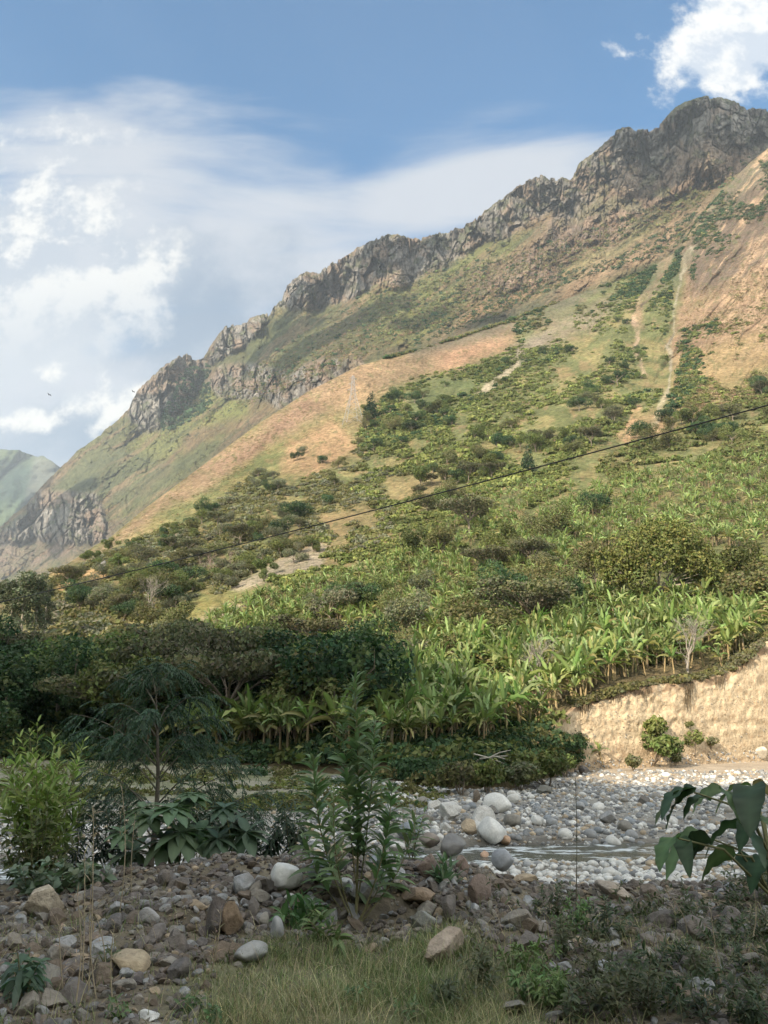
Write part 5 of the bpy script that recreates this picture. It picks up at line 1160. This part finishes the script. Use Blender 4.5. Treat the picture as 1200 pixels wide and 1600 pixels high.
rubble()

# ------------------------------------------------------------------ grass and weeds of the verge
def grass():
    r = np.random.default_rng(530); mb = MB(); N = 95000
    a = r.uniform(-.62, .62, N); y = r.uniform(4.6, 8.2, N); x = a*y; X, Yp = px(a, (gz(x, y)-CAMZ)/y)
    yf = np.interp(a, _fa, _fy); core = (sst(X, 210, 340)*(1-sst(X, 820, 960)))*(1-sst(y, yf-.1, yf+.35)); side = 0.20*sst(X, 820, 960)+0.10
    clump = sst(fbm(x*2.2, y*2.2, o=3, seed=251), -.35, .25)
    keep = r.random(N) < np.maximum(core*(.45+.55*clump), side*clump); x, y, X = x[keep], y[keep], X[keep]; n = len(x)
    P = np.stack([x, y, gz(x, y)-.01], -1); D = np.stack([r.normal(0, .45, n), r.normal(0, .45, n), np.ones(n)], -1)
    L = r.uniform(.05, .15, n)*(.8+.5*clump[keep]); dry = sst(fbm(x*1.1, y*1.1, o=3, seed=253)+r.normal(0, .45, n), -.35, .35)[:, None]
    c = jit((0.125, 0.160, 0.062), n, .18, r)*(1-dry)+jit((0.33, 0.285, 0.165), n, .18, r)*dry
    blades(mb, P, D, L, r.uniform(.004, .008, n), r.uniform(.3, 1.6, n), c, 'grass', 3, .2, None, r)
    # leaning dry stems
    k = 2600; a = r.uniform(-.5, .5, k); y = r.uniform(5, 7.6, k); x = a*y; X, _ = px(a, (gz(x, y)-CAMZ)/y); m = r.random(k) < np.maximum(sst(X, 300, 560)*(1-sst(X, 780, 900))*(y < 7.4), .12); x, y = x[m], y[m]; k = len(x)
    blades(mb, np.stack([x, y, gz(x, y)], -1), np.stack([r.normal(0, .7, k), r.normal(0, .5, k), np.ones(k)], -1), r.uniform(.15, .38, k), .004, r.uniform(.2, 1.3, k), jit((0.36, 0.31, 0.19), k, .15, r), 'grass', 3, .1, None, r)
    o = mb.build('grass', M['grass']); tag(o, 'short dry green grass on the verge', 'grass', kind='stuff')
grass()
def near(X, Y): return berm_px(X, Y, 0)
def stem_with_leaves(st, lf, p0, p1, bend, r0, nl, L, Wd, col, stemcol, r, up=0.5, droop=.8, start=.12, K=5, prof='lance', seg=9, fan=1.0):
    t = np.linspace(0, 1, seg)[:, None]; p0, p1 = np.array(p0, float), np.array(p1, float)
    C = p0*(1-t)+p1*t+np.array(bend)*np.sin(t*math.pi)+fbm(t[:, 0]*3+p0[0]*5, 0*t[:, 0], seed=6)[:, None]*0.012
    tube(st, C, np.linspace(r0, r0*.3, seg), stemcol, 6)
    u = np.sort(r.uniform(start, 1, nl)); P = np.stack([np.interp(u, t[:, 0], C[:, k]) for k in range(3)], -1)
    ax = nrm(p1-p0); az = np.arange(nl)*2.4+r.normal(0, .4, nl); e1 = nrm(np.cross(ax, [0.2, 1, 0.1])); e2 = np.cross(ax, e1)
    out = np.cos(az)[:, None]*e1+np.sin(az)[:, None]*e2; upm = up+0.9*np.clip(u-.8, 0, 1)*4*.6
    D = out*fan+ax*upm[:, None]
    taper = (1.0-0.45*np.clip((u-.75)/.25, 0, 1))
    blades(lf, P, D, L*r.uniform(.75, 1.15, nl)*taper, Wd*r.uniform(.8, 1.15, nl)*taper, droop*r.uniform(.5, 1.4, nl), jit(col, nl, .13, r), prof, K, .3, None, r)
def tall_shrub():
    r = np.random.default_rng(601); b = near(558, 1446); k = b[1]/F
    o = thing('willowy_shrub', tuple(b), 'tall willowy shrub with narrow leaves rising in the middle of the verge', 'shrub')
    LG = (0.145, 0.205, 0.10)
    def W(X, Y, dy=0.0): 
        q = at(X, Y, b[1]+dy); return q-b
    for (X0, Y0, X1, Y1, bd, rad, n, L) in ((556,1446,553,1058,(.03,.0,0),.013,165,.25),(560,1446,612,1230,(.06,-.1,0),.009,80,.24),(553,1446,488,1182,(-.10,.05,0),.010,100,.27),(556,1430,585,1120,(.03,.1,0),.008,90,.24),(553,1440,520,1240,(-.05,-.2,0),.008,40,.24),(560,1446,650,1275,(.1,.0,0),.007,32,.25),(553,1446,468,1290,(-.1,.1,0),.007,30,.25),(552,1446,600,1330,(.08,-.1,0),.006,22,.22),(556,1380,534,1135,(0,-.12,0),.007,70,.24)):
        st, lf = MB(), MB(); stem_with_leaves(st, lf, W(X0, Y0), W(X1, Y1, r.uniform(-.25, .25)), bd, rad, n, L, .042, LG, (0.17, 0.16, 0.08), r, up=.75, droop=.9, start=.25)
        s = st.build('stem', M['bark'], o); lf.build('leaves', M['leaf'], s)
tall_shrub()
def simple_shrub(name, X, Y, label, stems, L, Wd, col, seed, up=.6, droop=.9, cat='shrub', stemcol=(0.2, 0.18, 0.09), rad=.008, start=.15, nl=30, prof='lance', spread=.25, group=None, yd=None):
    """stems = list of photo tips (X, Y)"""
    r = np.random.default_rng(seed); b = near(X, Y) if yd is None else np.array([*at(X, Y, yd)[:2], gz(*at(X, Y, yd)[:2])])
    if yd is not None: b = np.array([b[0], b[1], float(gz(b[0], b[1]))])
    o = thing(name, tuple(b), label, cat, group); st, lf = MB(), MB()
    for (x, y) in stems:
        tip = at(x, y, b[1]+r.uniform(-spread, spread))-b
        stem_with_leaves(st, lf, (r.normal(0, .03), r.normal(0, .03), -.03), tip, (r.normal(0, .05), r.normal(0, .05), 0), rad, nl, L, Wd, col, stemcol, r, up, droop, start, 4, prof)
    st.build('stem', M['bark'], o); lf.build('leaves', M['leaf'], o); return o
r_ = np.random.default_rng(611)
tips = [(x, y) for x, y in zip(r_.uniform(-20, 132, 34), r_.uniform(1150, 1300, 34))]+[(58, 1124), (45, 1140), (80, 1135), (100, 1160), (20, 1165), (120, 1175), (5, 1190)]
simple_shrub('leafy_shrub', 62, 1392, 'bright yellow-green leafy shrub at the left edge', tips, .20, .045, (0.21, 0.29, 0.075), 612, up=.9, droop=.5, nl=24, start=.35, rad=.006, yd=10.0, spread=.55)
tips = [(x, y) for x, y in zip(r_.uniform(-40, 150, 26), r_.uniform(1250, 1350, 26))]
simple_shrub('leafy_shrub', 50, 1400, 'darker leafy undergrowth shrub below the bright yellow-green one', tips, .13, .04, (0.085, 0.11, 0.045), 613, up=.6, droop=.8, nl=24, start=.2, rad=.006, yd=9.6, spread=.4)
simple_shrub('agave_like_plant', 696, 1385, 'small agave-like plant with pointed leaves between the brown blocks', [(690,1345),(705,1350),(697,1340),(712,1365),(682,1362)], .17, .045, (0.095, 0.16, 0.085), 614, up=1.2, droop=.3, nl=12, start=.05, rad=.005, cat='plant', prof='ovate')
simple_shrub('broad_leaf_weed', 472, 1452, 'broad-leaved green weed left of the foot of the tall willowy shrub', [(450,1405),(470,1395),(490,1410),(440,1430),(505,1425),(478,1440)], .17, .05, (0.085, 0.15, 0.055), 615, up=.7, droop=.9, nl=16, cat='plant', prof='ovate')
simple_shrub('broad_leaf_weed', 500, 1470, 'broad-leaved green weed in front of the foot of the tall willowy shrub', [(480,1440),(500,1430),(520,1440),(530,1460)], .16, .05, (0.10, 0.155, 0.06), 616, up=.7, droop=.9, nl=14, cat='plant', prof='ovate')
simple_shrub('drooping_weed', 38, 1568, 'dark drooping-leaved weed at the lower left corner', [(25,1490),(45,1485),(60,1505),(15,1510),(50,1520),(35,1500)], .17, .05, (0.075, 0.12, 0.075), 617, up=.2, droop=2.0, nl=14, cat='plant', prof='lance')
simple_shrub('drooping_weed', 640, 1300, 'narrow-leaved weed behind the brown columnar block', [(630,1255),(650,1248),(665,1262),(640,1268)], .2, .05, (0.085, 0.13, 0.065), 618, up=.5, droop=1.0, nl=12, cat='plant', yd=9.8)
simple_shrub('drooping_weed', 170, 1520, 'thin weed beside the tan wedge rock', [(150,1490),(165,1478),(180,1492)], .09, .03, (0.085, 0.12, 0.05), 619, nl=10, cat='plant')
for i, (X, Y, w) in enumerate([(100, 1385, 60), (60, 1395, 55), (140, 1380, 50)]):
    tp = [(X+dx, Y-26+dy) for dx, dy in zip(r_.uniform(-w*.8, w*.8, 12), r_.uniform(-18, 14, 12))]
    simple_shrub('round_leaf_creeper', X, Y+12, ['grey-green round-leaved creeper on the left end of the berm, its middle clump', 'grey-green round-leaved creeper above the big pale tan rock', 'grey-green round-leaved creeper nearest the dry stalks'][i], tp, .12, .085, (0.14, 0.18, 0.12), 620+i, up=.5, droop=.6, nl=9, cat='creeper', prof='ovate', start=.3, rad=.004, group='round-leaved creepers')

def feathery_tree():
    r = np.random.default_rng(631); yb = 11.4; b = at(238, 1345, yb); b = np.array([b[0], yb, float(gz(b[0], yb))])
    o = thing('feathery_tree', tuple(b), 'slim dark tree with feathery drooping foliage at the left behind the berm', 'tree')
    t, c = MB(), MB(); trunkpx = [(236,1345),(243,1290),(247,1220),(246,1150),(244,1085)]
    T_ = [np.array([0, 0, -.2])]+[at(x, y, yb)-b for x, y in trunkpx]; tube(t, T_, [.045, .042, .036, .028, .018, .008], (0.13, 0.115, 0.09), 7)
    ends = [(110,1115),(135,1150),(165,1100),(190,1065),(222,1050),(252,1040),(285,1052),(320,1090),(345,1120),(330,1165),(370,1180),(395,1200),(160,1180),(120,1200),(150,1250),(178,1235),(345,1235),(375,1255),(402,1262),(430,1275),(310,1150),(205,1110),(275,1110),(230,1120),(290,1180),(185,1150),(390,1290),(360,1300),(140,1265),(420,1240)]
    P, D, Ls = [], [], []
    for i, (x, y) in enumerate(ends):
        e = at(x, y, yb+r.uniform(-1.0, 1.0))-b; ty = np.clip(y+abs(x-245)*0.55+10, 1085, 1335); s = np.array([np.interp(ty, [1085, 1150, 1220, 1290, 1345], [T_[5][k], T_[4][k], T_[3][k], T_[2][k], T_[1][k]]) for k in range(3)])
        u = np.linspace(0, 1, 8)[:, None]; C = s*(1-u)+e*u+np.array([0, 0, .28])*np.sin(u*math.pi)*(0.6 if x > 100 else 0)
        tube(t, C, np.linspace(.012, .003, 8), (0.13, 0.12, 0.09), 5)
        for q in range(32):
            v = r.uniform(.2, 1.0); p = np.array([np.interp(v, u[:, 0], C[:, k]) for k in range(3)]); d = nrm((e-s)*np.array([.8, .8, .3])+r.normal(0, .55, 3)*np.linalg.norm(e-s)*.8+np.array([0, 0, -.05]))
            P.append(p); D.append(d); Ls.append(r.uniform(.22, .42))
    P, D, Ls = np.array(P), np.array(D), np.array(Ls); n = len(P); m = 11
    for side in (-1, 1):
        u = np.linspace(.12, 1, m); dd = nrm(D[:, None]+np.array([0, 0, -1.1])*u[None, :, None]); Q = P[:, None]+np.cumsum(dd, 1)*(Ls[:, None, None]/m)
        sv = nrm(np.cross(D, UPV)); LD = nrm(sv[:, None]*side+dd*.75+np.array([0, 0, -.45])+r.normal(0, .15, Q.shape)); col = np.repeat(jit((0.045, 0.080, 0.045), n, .2, r), m, 0)
        blades(c, Q.reshape(-1, 3), LD.reshape(-1, 3), r.uniform(.045, .085, n*m), .016, .7, col, 'lance', 2, .2, None, r)
    t.build('trunk', M['bark'], o); c.build('crown', M['leaf'], o)
feathery_tree()
def palmate(name, X, Y, yd, leafpx, label, col, seed, size=.38, cat='plant'):
    r = np.random.default_rng(seed); b = at(X, Y, yd); b = np.array([b[0], yd, float(gz(b[0], yd))]); o = thing(name, tuple(b), label, cat); st = MB()
    for (x, y, s, tilt) in leafpx:
        p = at(x, y, yd+r.uniform(-.3, .3))-b; tube(st, [(0, 0, -.1), p*.55+np.array([0, 0, .05]), p], [.014, .009, .006], (0.16, 0.17, 0.08), 5)
        lf = MB(); k = 9; ang = np.linspace(-2.5, 2.5, k)+r.normal(0, .05, k); fw = nrm(np.array([r.normal(0, .4), -1.0, -tilt])); sd_ = nrm(np.cross(fw, UPV)+0.001)
        D = np.cos(ang)[:, None]*fw+np.sin(ang)[:, None]*sd_; L = size*s*(1-.10*np.abs(ang))
        blades(lf, np.repeat(p[None], k, 0), D, L, L*.46, .55, jit(col, k, .05, r), 'ovate', 5, .18, np.zeros(k), r, mid=1.35); lf.build('leaf', M['leaf'], o)
    st.build('stem', M['bark'], o)
palmate('palmate_leaf_plant', 275, 1370, 9.7, [(268,1262,1.0,.5),(300,1248,.9,.3),(282,1300,1.15,1.1),(255,1312,1.0,1.4),(312,1298,1.1,.9),(235,1275,.9,.5),(222,1262,.8,.6),(208,1330,1.05,1.5),(300,1240,.7,.1),(190,1300,.7,.8)], 'plant with big pale palmate leaves in front of the feathery tree', (0.10, 0.15, 0.08), 641)
palmate('palmate_leaf_plant', 365, 1375, 9.7, [(362,1285,.9,.9),(385,1300,1.0,1.5),(350,1262,.7,.6),(340,1310,.8,1.2)], 'darker big-leaved plant right of the pale palmate-leaved one', (0.065, 0.105, 0.065), 642)
def dark_sprays(X, tips, label, seed, yd):
    simple_shrub('drooping_shrub', X, 1370, label, tips, .13, .028, (0.040, 0.062, 0.038), seed, up=.1, droop=1.8, nl=70, start=.3, rad=.006, yd=yd, spread=.5)
dark_sprays(400, [(395,1255),(415,1270),(440,1265),(430,1290),(405,1300),(450,1300),(380,1270),(425,1310),(455,1275)], 'dark drooping shrub between the big-leaved plant and the tall willowy shrub', 651, 10.3)
dark_sprays(170, [(150,1230),(180,1245),(200,1255),(165,1265),(195,1225),(215,1270),(140,1250)], 'dark drooping shrub left of the feathery trunk', 652, 10.8)

dark_sprays(300, [(250,1215),(285,1205),(320,1200),(350,1215),(380,1235),(300,1235),(335,1245),(270,1240)], 'dark drooping shrub behind the pale palmate-leaved plant', 653, 10.6)
dark_sprays(110, [(85,1215),(115,1220),(140,1240),(100,1250),(160,1285),(125,1275),(70,1245),(185,1300),(205,1310)], 'dark drooping shrub right behind the bright yellow-green shrub', 654, 10.6)
dark_sprays(460, [(455,1215),(475,1235),(440,1240),(485,1265),(450,1275),(430,1240),(470,1290)], 'dark drooping shrub left behind the tall willowy shrub', 655, 10.2)
def big_leaf_plant():
    r = np.random.default_rng(661); yb = 5.2; b = at(1215, 1500, yb); b = np.array([b[0], yb, float(gz(b[0], yb))])
    o = thing('big_leaf_plant', tuple(b), 'dark plant with huge drooping leaves leaning in from the right edge', 'plant')
    st = MB()
    hubs = [(1085,1238),(1130,1236),(1175,1228),(1110,1310),(1160,1290),(1195,1280),(1205,1345),(1060,1310),(1150,1335)]
    core = at(1205, 1400, yb)-b
    tube(st, [(0, 0, -.1), core*.5, core, at(1200, 1330, yb)-b], [.022, .02, .016, .012], (0.15, 0.14, 0.08), 6)
    specs = []
    for i, (x, y) in enumerate(hubs):
        h = at(x, y, yb+r.uniform(-.25, .3))-b; s0 = core if y > 1290 else at(1200, 1330, yb)-b; mid = (s0+h)/2+np.array([0, 0, .10]); tube(st, [s0, mid, h], [.010, .008, .005], (0.16, 0.16, 0.08), 5)
        for k in range(3): specs.append((h, i))
    # each leaf hangs from a hub
    L_ = [(1085,1238,1045,1310),(1085,1238,1032,1275),(1085,1238,1078,1318),(1130,1236,1100,1290),(1130,1236,1150,1300),(1175,1228,1140,1290),(1175,1228,1210,1300),(1175,1228,1185,1330),(1110,1310,1085,1345),(1110,1310,1050,1385),(1110,1310,1100,1380),(1160,1290,1130,1360),(1160,1290,1175,1365),(1195,1280,1165,1340),(1195,1280,1225,1350),(1205,1345,1180,1400),(1205,1345,1225,1410),(1060,1310,1040,1370),(1060,1310,1075,1385),(1150,1335,1120,1395),(1150,1335,1165,1400),(1110,1252,1060,1262),(1150,1240,1195,1252)]
    for i, (x0, y0, x1, y1) in enumerate(L_):
        yy_ = yb+r.uniform(-.3, .3); p = at(x0, y0, yy_)-b; q = at(x1, y1, yy_+r.uniform(-.2, .1))-b; d = q-p; L = np.linalg.norm(d)*1.12; D = nrm(nrm(d)*1.0+np.array([d[0]*.8, 0, .95]))
        lf = MB(); c = jit((0.032, 0.062, 0.032) if r.random() < .7 else (0.07, 0.11, 0.045), 1, .12, r); 
        if i == 6: c = jit((0.17, 0.12, 0.07), 1, .1, r)
        blades(lf, p[None], D[None], L, L*r.uniform(.32, .44), 2.5, c, 'ovate', 16, .22, np.array([r.normal(0, .6)]), r, wave=.16, mid=1.7); lf.build('leaf', M['leaf'], o)
    st.build('stem', M['bark'], o)
big_leaf_plant()

def weeds():
    r = np.random.default_rng(671)
    spots = [(860,1440),(880,1500),(840,1560),(900,1460),(930,1540),(960,1470),(985,1560),(1010,1440),(1040,1520),(1070,1460),(1100,1540),(1130,1480),(1160,1560),(1190,1470),(1180,1520),(900,1590),(1020,1590),(1090,1590),(820,1520),(760,1545),(870,1575),(1140,1430),(1195,1420),(1050,1560),(700,1570),(950,1590),(1170,1595)]
    for i, (X, Y) in enumerate(spots):
        bright = i in (2, 3, 18, 20); hpx = r.uniform(35, 95); col = (0.12, 0.185, 0.065) if bright else [(0.075, 0.095, 0.05), (0.095, 0.105, 0.055), (0.06, 0.085, 0.045)][i % 3]
        tp = [(X+r.normal(0, 30), Y-hpx*r.uniform(.5, 1.1)) for _ in range(9)]
        w = ['dark', 'olive', 'deep green'][i % 3] if not bright else 'bright green'; near_ = 'under the big drooping leaves' if X > 1060 else 'in the middle of the weedy rubble' if X > 900 else 'along the edge of the grass'
        o = simple_shrub('weed', X, Y, None, tp, .075, .02, col, 700+i, up=.6, droop=.8, nl=26, rad=.003, cat='weed', spread=.2, stemcol=(0.16, 0.13, 0.08))
        PLACED.setdefault((f'{w} small-leaved weed', near_, 'weeds growing through the rubble'), []).append((X, o))
    lo = [(300,1585),(340,1600),(560,1570),(650,1590),(175,1590)]
    for i, (X, Y) in enumerate(lo):
        o = simple_shrub('weed', X, Y, None, [(X+r.normal(0, 14), Y-r.uniform(18, 34)) for _ in range(5)], .06, .02, (0.09, 0.15, 0.06), 740+i, nl=10, rad=.002, cat='weed', spread=.1)
        PLACED.setdefault(('low green weed', 'at the bottom edge of the verge', 'low weeds in the grass'), []).append((X, o))
    # dry stalks
    for i, (X0, Y0, X1, Y1) in enumerate([(138,1560,146,1260),(128,1540,132,1330),(150,1560,142,1390),(118,1570,120,1400),(185,1440,190,1230),(165,1530,150,1430),(100,1560,92,1440),(899,1440,899,1215),(175,1560,180,1440),(1075,1470,1040,1390),(1165,1500,1178,1390),(1130,1560,1110,1420),(205,1400,212,1270),(330,1520,345,1420)]):
        b = near(X0, Y0); o = thing('dry_stalk', tuple(b), None, 'stalk'); st = MB(); tip = at(X1, Y1, b[1])-b; u = np.linspace(0, 1, 7)[:, None]; C = tip*u+np.array([r.normal(0, .03), 0, 0])*np.sin(u*3.1)
        dark_ = i == 7; c = (0.10, 0.09, 0.06) if dark_ else (0.30, 0.25, 0.17); tube(st, C, np.linspace(.006, .0022, 7), c, 5)
        lf = MB(); k = 30; v = r.uniform(.15, 1, k); P = tip*v[:, None]; D = dirs(k, r)*np.array([1, 1, .4])+np.array([0, 0, .5]); blades(lf, P, D, r.uniform(.04, .11, k), .007, .6, jit((0.09, 0.11, 0.05) if dark_ else (0.27, 0.21, 0.14), k, .2, r), 'lance', 2, .3, None, r)
        st.build('stem', M['bark'], o); lf.build('twigs', M['leaf'], o)
        if dark_: o['label'] = 'thin dark upright stalk standing against the white pebbles'
        else: PLACED.setdefault(('thin dry straw-coloured stalk', 'among the rubble at the left' if X0 < 400 else 'under the big drooping leaves', 'dry stalks'), []).append((X0, o))
weeds()

# ------------------------------------------------------------------ brush at the foot of the far bank
LIP = [(862,1125),(890,1110),(915,1096),(945,1082),(980,1076),(1015,1071),(1050,1067),(1090,1062),(1125,1053),(1150,1036),(1175,1014),(1200,1000)]
def riverside():
    r = np.random.default_rng(801)
    spots = [(722,1243,60,'bush_olive','dark twiggy bush left of the bleached fallen branch'),(762,1240,58,'bush_green','dark bush under the bleached fallen branch'),(812,1236,52,'bush_olive','brownish bush right of the bleached fallen branch'),(858,1228,66,'bush_green','dense bush at the left foot of the eroded bank'),(885,1214,40,'bush_green','small bush touching the bare soil of the bank'),(700,1228,40,'bush_olive','small dark bush at the shady waterside'),
             (1020,1190,52,'bush_green','green bush in front of the eroded bank'),(1022,1158,44,'bush_green','upper green bush growing up the eroded bank'),(1085,1178,42,'bush_green','dark green bush on the right of the eroded bank'),(1078,1140,16,'bush_green','tiny bush high on the eroded bank'),(990,1204,28,'bush_olive','yellowish low bush at the foot of the eroded bank'),(1110,1168,20,'bush_olive','little bush right of the dark green one on the bank'),(1055,1195,20,'bush_olive','little bush between the two green bushes on the bank')]
    for X, Y, h, kd, lab in spots:
        p = hitA(X, Y, 20, 95)[0] if Y > 1200 else hit(HB, X, Y)[0]
        plant(kd, p-[0, 0, .05], h*p[1]/F, None, 'bush', 'bush', label=lab)
    p = hit(HB, 941, 1192)[0]; plant('banana', p, 2.2, None, 'banana_plant', 'banana plant', label='lone dark young banana plant at the foot of the eroded bank', v=2)
    b = hitA(772, 1225, 20, 95)[0]; o = thing('fallen_branch', tuple(b), 'bleached fallen branch lying over the riverside bushes', 'branch'); mb = MB(); y = b[1]-1.6
    for L in ([(748,1186),(775,1182),(800,1181),(828,1183)], [(775,1182),(795,1188),(815,1190)], [(740,1178),(760,1183),(785,1192),(805,1200),(812,1208)], [(765,1184),(780,1176),(798,1172)], [(800,1181),(815,1177),(826,1178)], [(805,1200),(820,1202)]):
        C = [at(x, yy_, y)-b for x, yy_ in L]; tube(mb, C, np.linspace(.07, .025, len(C)), (0.40, 0.37, 0.31), 6)
    tube(mb, [at(748, 1186, y)-b, at(735, 1205, y+.4)-b, np.array([-1.6, .2, -.2])], [.07, .09, .1], (0.36, 0.32, 0.26), 6)
    mb.build('limb', M['bark'], o)
    # roots hanging over the lip of the bank
    for k, (X, n, ln, lab) in enumerate(((1074, 26, 40, 'longest dark clump of roots hanging down the eroded bank'), (912, 16, 18, 'short root tangle at the left end of the bank lip'), (955, 12, 14, 'thin roots trailing over the bank lip below the banana plants'), (1008, 14, 20, 'brown root fringe left of the longest hanging clump'), (1122, 14, 18, 'small root fringe right of the longest hanging clump'), (1165, 12, 24, 'root strands below the highest part of the bank lip'))):
        yl = float(np.interp(X, [p[0] for p in LIP], [p[1] for p in LIP])); p = hit(HB, X, yl)[0]; o = thing('hanging_root', tuple(p), lab, 'root', 'roots hanging over the bank'); mb = MB()
        for i in range(n):
            x = X+r.uniform(-7, 9); q0 = hit(HB, x, yl-3)[0]-p; q1 = hit(HB, x+r.uniform(-4, 4), yl+8+r.uniform(2, ln))[0]-p+np.array([0, -.35, 0]); tube(mb, [q0, (q0+q1)/2+np.array([0, -.3, .1]), q1], [.05, .045, .015], (0.13, 0.10, 0.06), 4)
        mb.build('strand', M['bark'], o)
riverside()

# ------------------------------------------------------------------ power line and transmission tower
def tower():
    p = hit(HB, 551, 664)[0]; H = 82*p[1]/F*1.06; w0 = 15*p[1]/F
    o = thing('transmission_tower', tuple(p), 'pale steel lattice transmission tower on the orange ridge', 'tower', rz=.35); g = (0.27, 0.27, 0.27); t = .12
    def half(z): return np.interp(z, [0, .62*H, H], [w0, .24*w0, .10*w0])
    cor = lambda i, z: np.array([(1, 1, -1, -1)[i]*half(z), (1, -1, -1, 1)[i]*half(z), z-1.0*(z == 0)])
    for i in range(4):
        mb = MB(); tube(mb, [cor(i, 0), cor(i, .62*H), cor(i, H)], [t*1.25, t, t*.8], g, 4); mb.build('leg', M['metal'], o)
    br = MB(); zs = [0, .2*H, .36*H, .49*H, .6*H, .68*H, .76*H, .84*H, .92*H, H]
    for a, b in zip(zs[:-1], zs[1:]):
        for i in range(4):
            j = (i+1) % 4; tube(br, [cor(i, a), cor(j, b)], t*.55, g, 3); tube(br, [cor(j, a), cor(i, b)], t*.55, g, 3); tube(br, [cor(i, b), cor(j, b)], t*.55, g, 3)
    br.build('bracing', M['metal'], o)
    for z, w in ((.70*H, .62*w0), (.82*H, .52*w0), (.94*H, .42*w0)):
        mb = MB()
        for s in (-1, 1):
            for yy_ in (-1, 1): tube(mb, [(0, yy_*half(z), z), (s*w, 0, z)], t*.6, g, 3); tube(mb, [(0, yy_*half(z), z+.05*H), (s*w, 0, z)], t*.6, g, 3)
            tube(mb, [(s*w, 0, z), (s*w, 0, z-.035*H)], t*.8, (0.15, 0.12, 0.1), 5)
        mb.build('cross_arm', M['metal'], o)
tower()
def cable():
    A = at(0, 941, 34.0); B = at(1200, 633, 19.0); d = B-A; mb = MB(); t = np.linspace(-1.2, 1.6, 90)[:, None]
    C = A+d*t; C[:, 2] += ((t[:, 0])*(t[:, 0]-1))*0.55; tube(mb, C, .019, (0.02, 0.02, 0.022), 6)
    b = C[0]; o = mb.build('power_cable', M['metal']); tag(o, 'black power cable running across the whole valley view', 'cable')
cable()
def birds():
    for X, Y, y, lab in ((77, 617, 150, 'tiny dark bird soaring before the left clouds'), (208, 612, 170, 'tiny dark bird flying close to the cliff edge')):
        p = at(X, Y, y); mb = MB(); v, f = ICO[2]
        prof = v*np.array([.07, .26, .07]); mb.add(prof, f, (0.03, 0.03, 0.03))
        for s in (-1, 1): mb.add(np.array([(0, .10, .02), (s*.32, .14, .14), (s*.62, -.02, .08), (s*.30, -.08, .10), (0, -.10, .01)]), [np.array([[0, 1, 3], [0, 3, 4], [1, 2, 3]])], (0.03, 0.03, 0.03))
        mb.add(np.array([(-.03, -.2, 0), (.03, -.2, 0), (.08, -.42, 0), (-.08, -.42, 0)]), np.array([[0, 1, 2, 3]]), (0.03, 0.03, 0.03))
        o = mb.build('bird', M['bark']); o.location = p; o.rotation_euler = (0, .3, 1.1); tag(o, lab, 'bird')
birds()
p = hit(HB, 159, 893)[0]; one_stone('boulder', BRK[3], p, 9*p[1]/F, (0.30, 0.30, 0.29), M['rubble'], 'lone grey boulder on the sunny slope at the left', cat='boulder', sc3=(.7, .8, 2.2), tilt=.1, sink=.05)
settle_labels()

# ------------------------------------------------------------------ clouds overhead and behind, whose shade crosses the mountain
def clouds():
    m = bpy.data.materials.new('cloud_vapour'); m.use_nodes = True; t = NT(m.node_tree); t.n.clear(); v = t.new('ShaderNodeVolumePrincipled'); v.inputs['Density'].default_value = 0.12; v.inputs['Color'].default_value = (1, 1, 1, 1); v.inputs['Anisotropy'].default_value = 0.2
    o_ = t.new('ShaderNodeOutputMaterial'); t.l.new(v.outputs[0], o_.inputs['Volume'])
    v4, f4 = ICO[4]
    for i, (X, Y, rp, fl) in enumerate([(612,400,52,1),(560,500,55,1),(500,530,60,1),(430,535,50,1),(455,480,34,1),(1110,195,95,1),(1010,235,60,1),(1190,210,90,1),(95,800,60,1),(290,640,34,1),(660,500,40,1),(30,760,60,1),(760,500,34,1)]):
        p = hit(MT, X, Y)[0]; R_ = (1.7 if i < 6 else 1.35)*rp*p[1]/F; tt = (2300-p[2])/S[2]; c = p+S*tt
        n_ = 1+.35*fbm(v4[:, 0]*1.6+i*3, v4[:, 1]*1.6, v4[:, 2]*1.6, o=3, seed=900+i); q = v4*n_[:, None]*R_*np.array([1.1, 1.1, .75])
        me = make_mesh('cloud', q, [f4]); ob = link('cloud', me, m, None, tuple(c)); tag(ob, kind='structure')
clouds()
# ------------------------------------------------------------------ the air
def haze():
    x0, x1, y0, y1, z0, z1 = -5200, 3200, -1200, 7600, -6.5, 1950
    v = np.array([(x, y, z) for z in (z0, z1) for y in (y0, y1) for x in (x0, x1)], float); f = np.array([[0, 2, 3, 1], [4, 5, 7, 6], [0, 1, 5, 4], [2, 6, 7, 3], [0, 4, 6, 2], [1, 3, 7, 5]])
    me = make_mesh('haze', v, [f], None, False); m = bpy.data.materials.new('haze_air'); m.use_nodes = True; t = NT(m.node_tree); t.n.clear()
    vp = t.new('ShaderNodeVolumePrincipled'); vp.inputs['Density'].default_value = HAZE; vp.inputs['Color'].default_value = (0.80, 0.90, 1.0, 1); vp.inputs['Anisotropy'].default_value = 0.1
    o_ = t.new('ShaderNodeOutputMaterial'); t.l.new(vp.outputs[0], o_.inputs['Volume']); tag(link('haze', me, m), kind='stuff')
HAZE = 0.000062
haze()
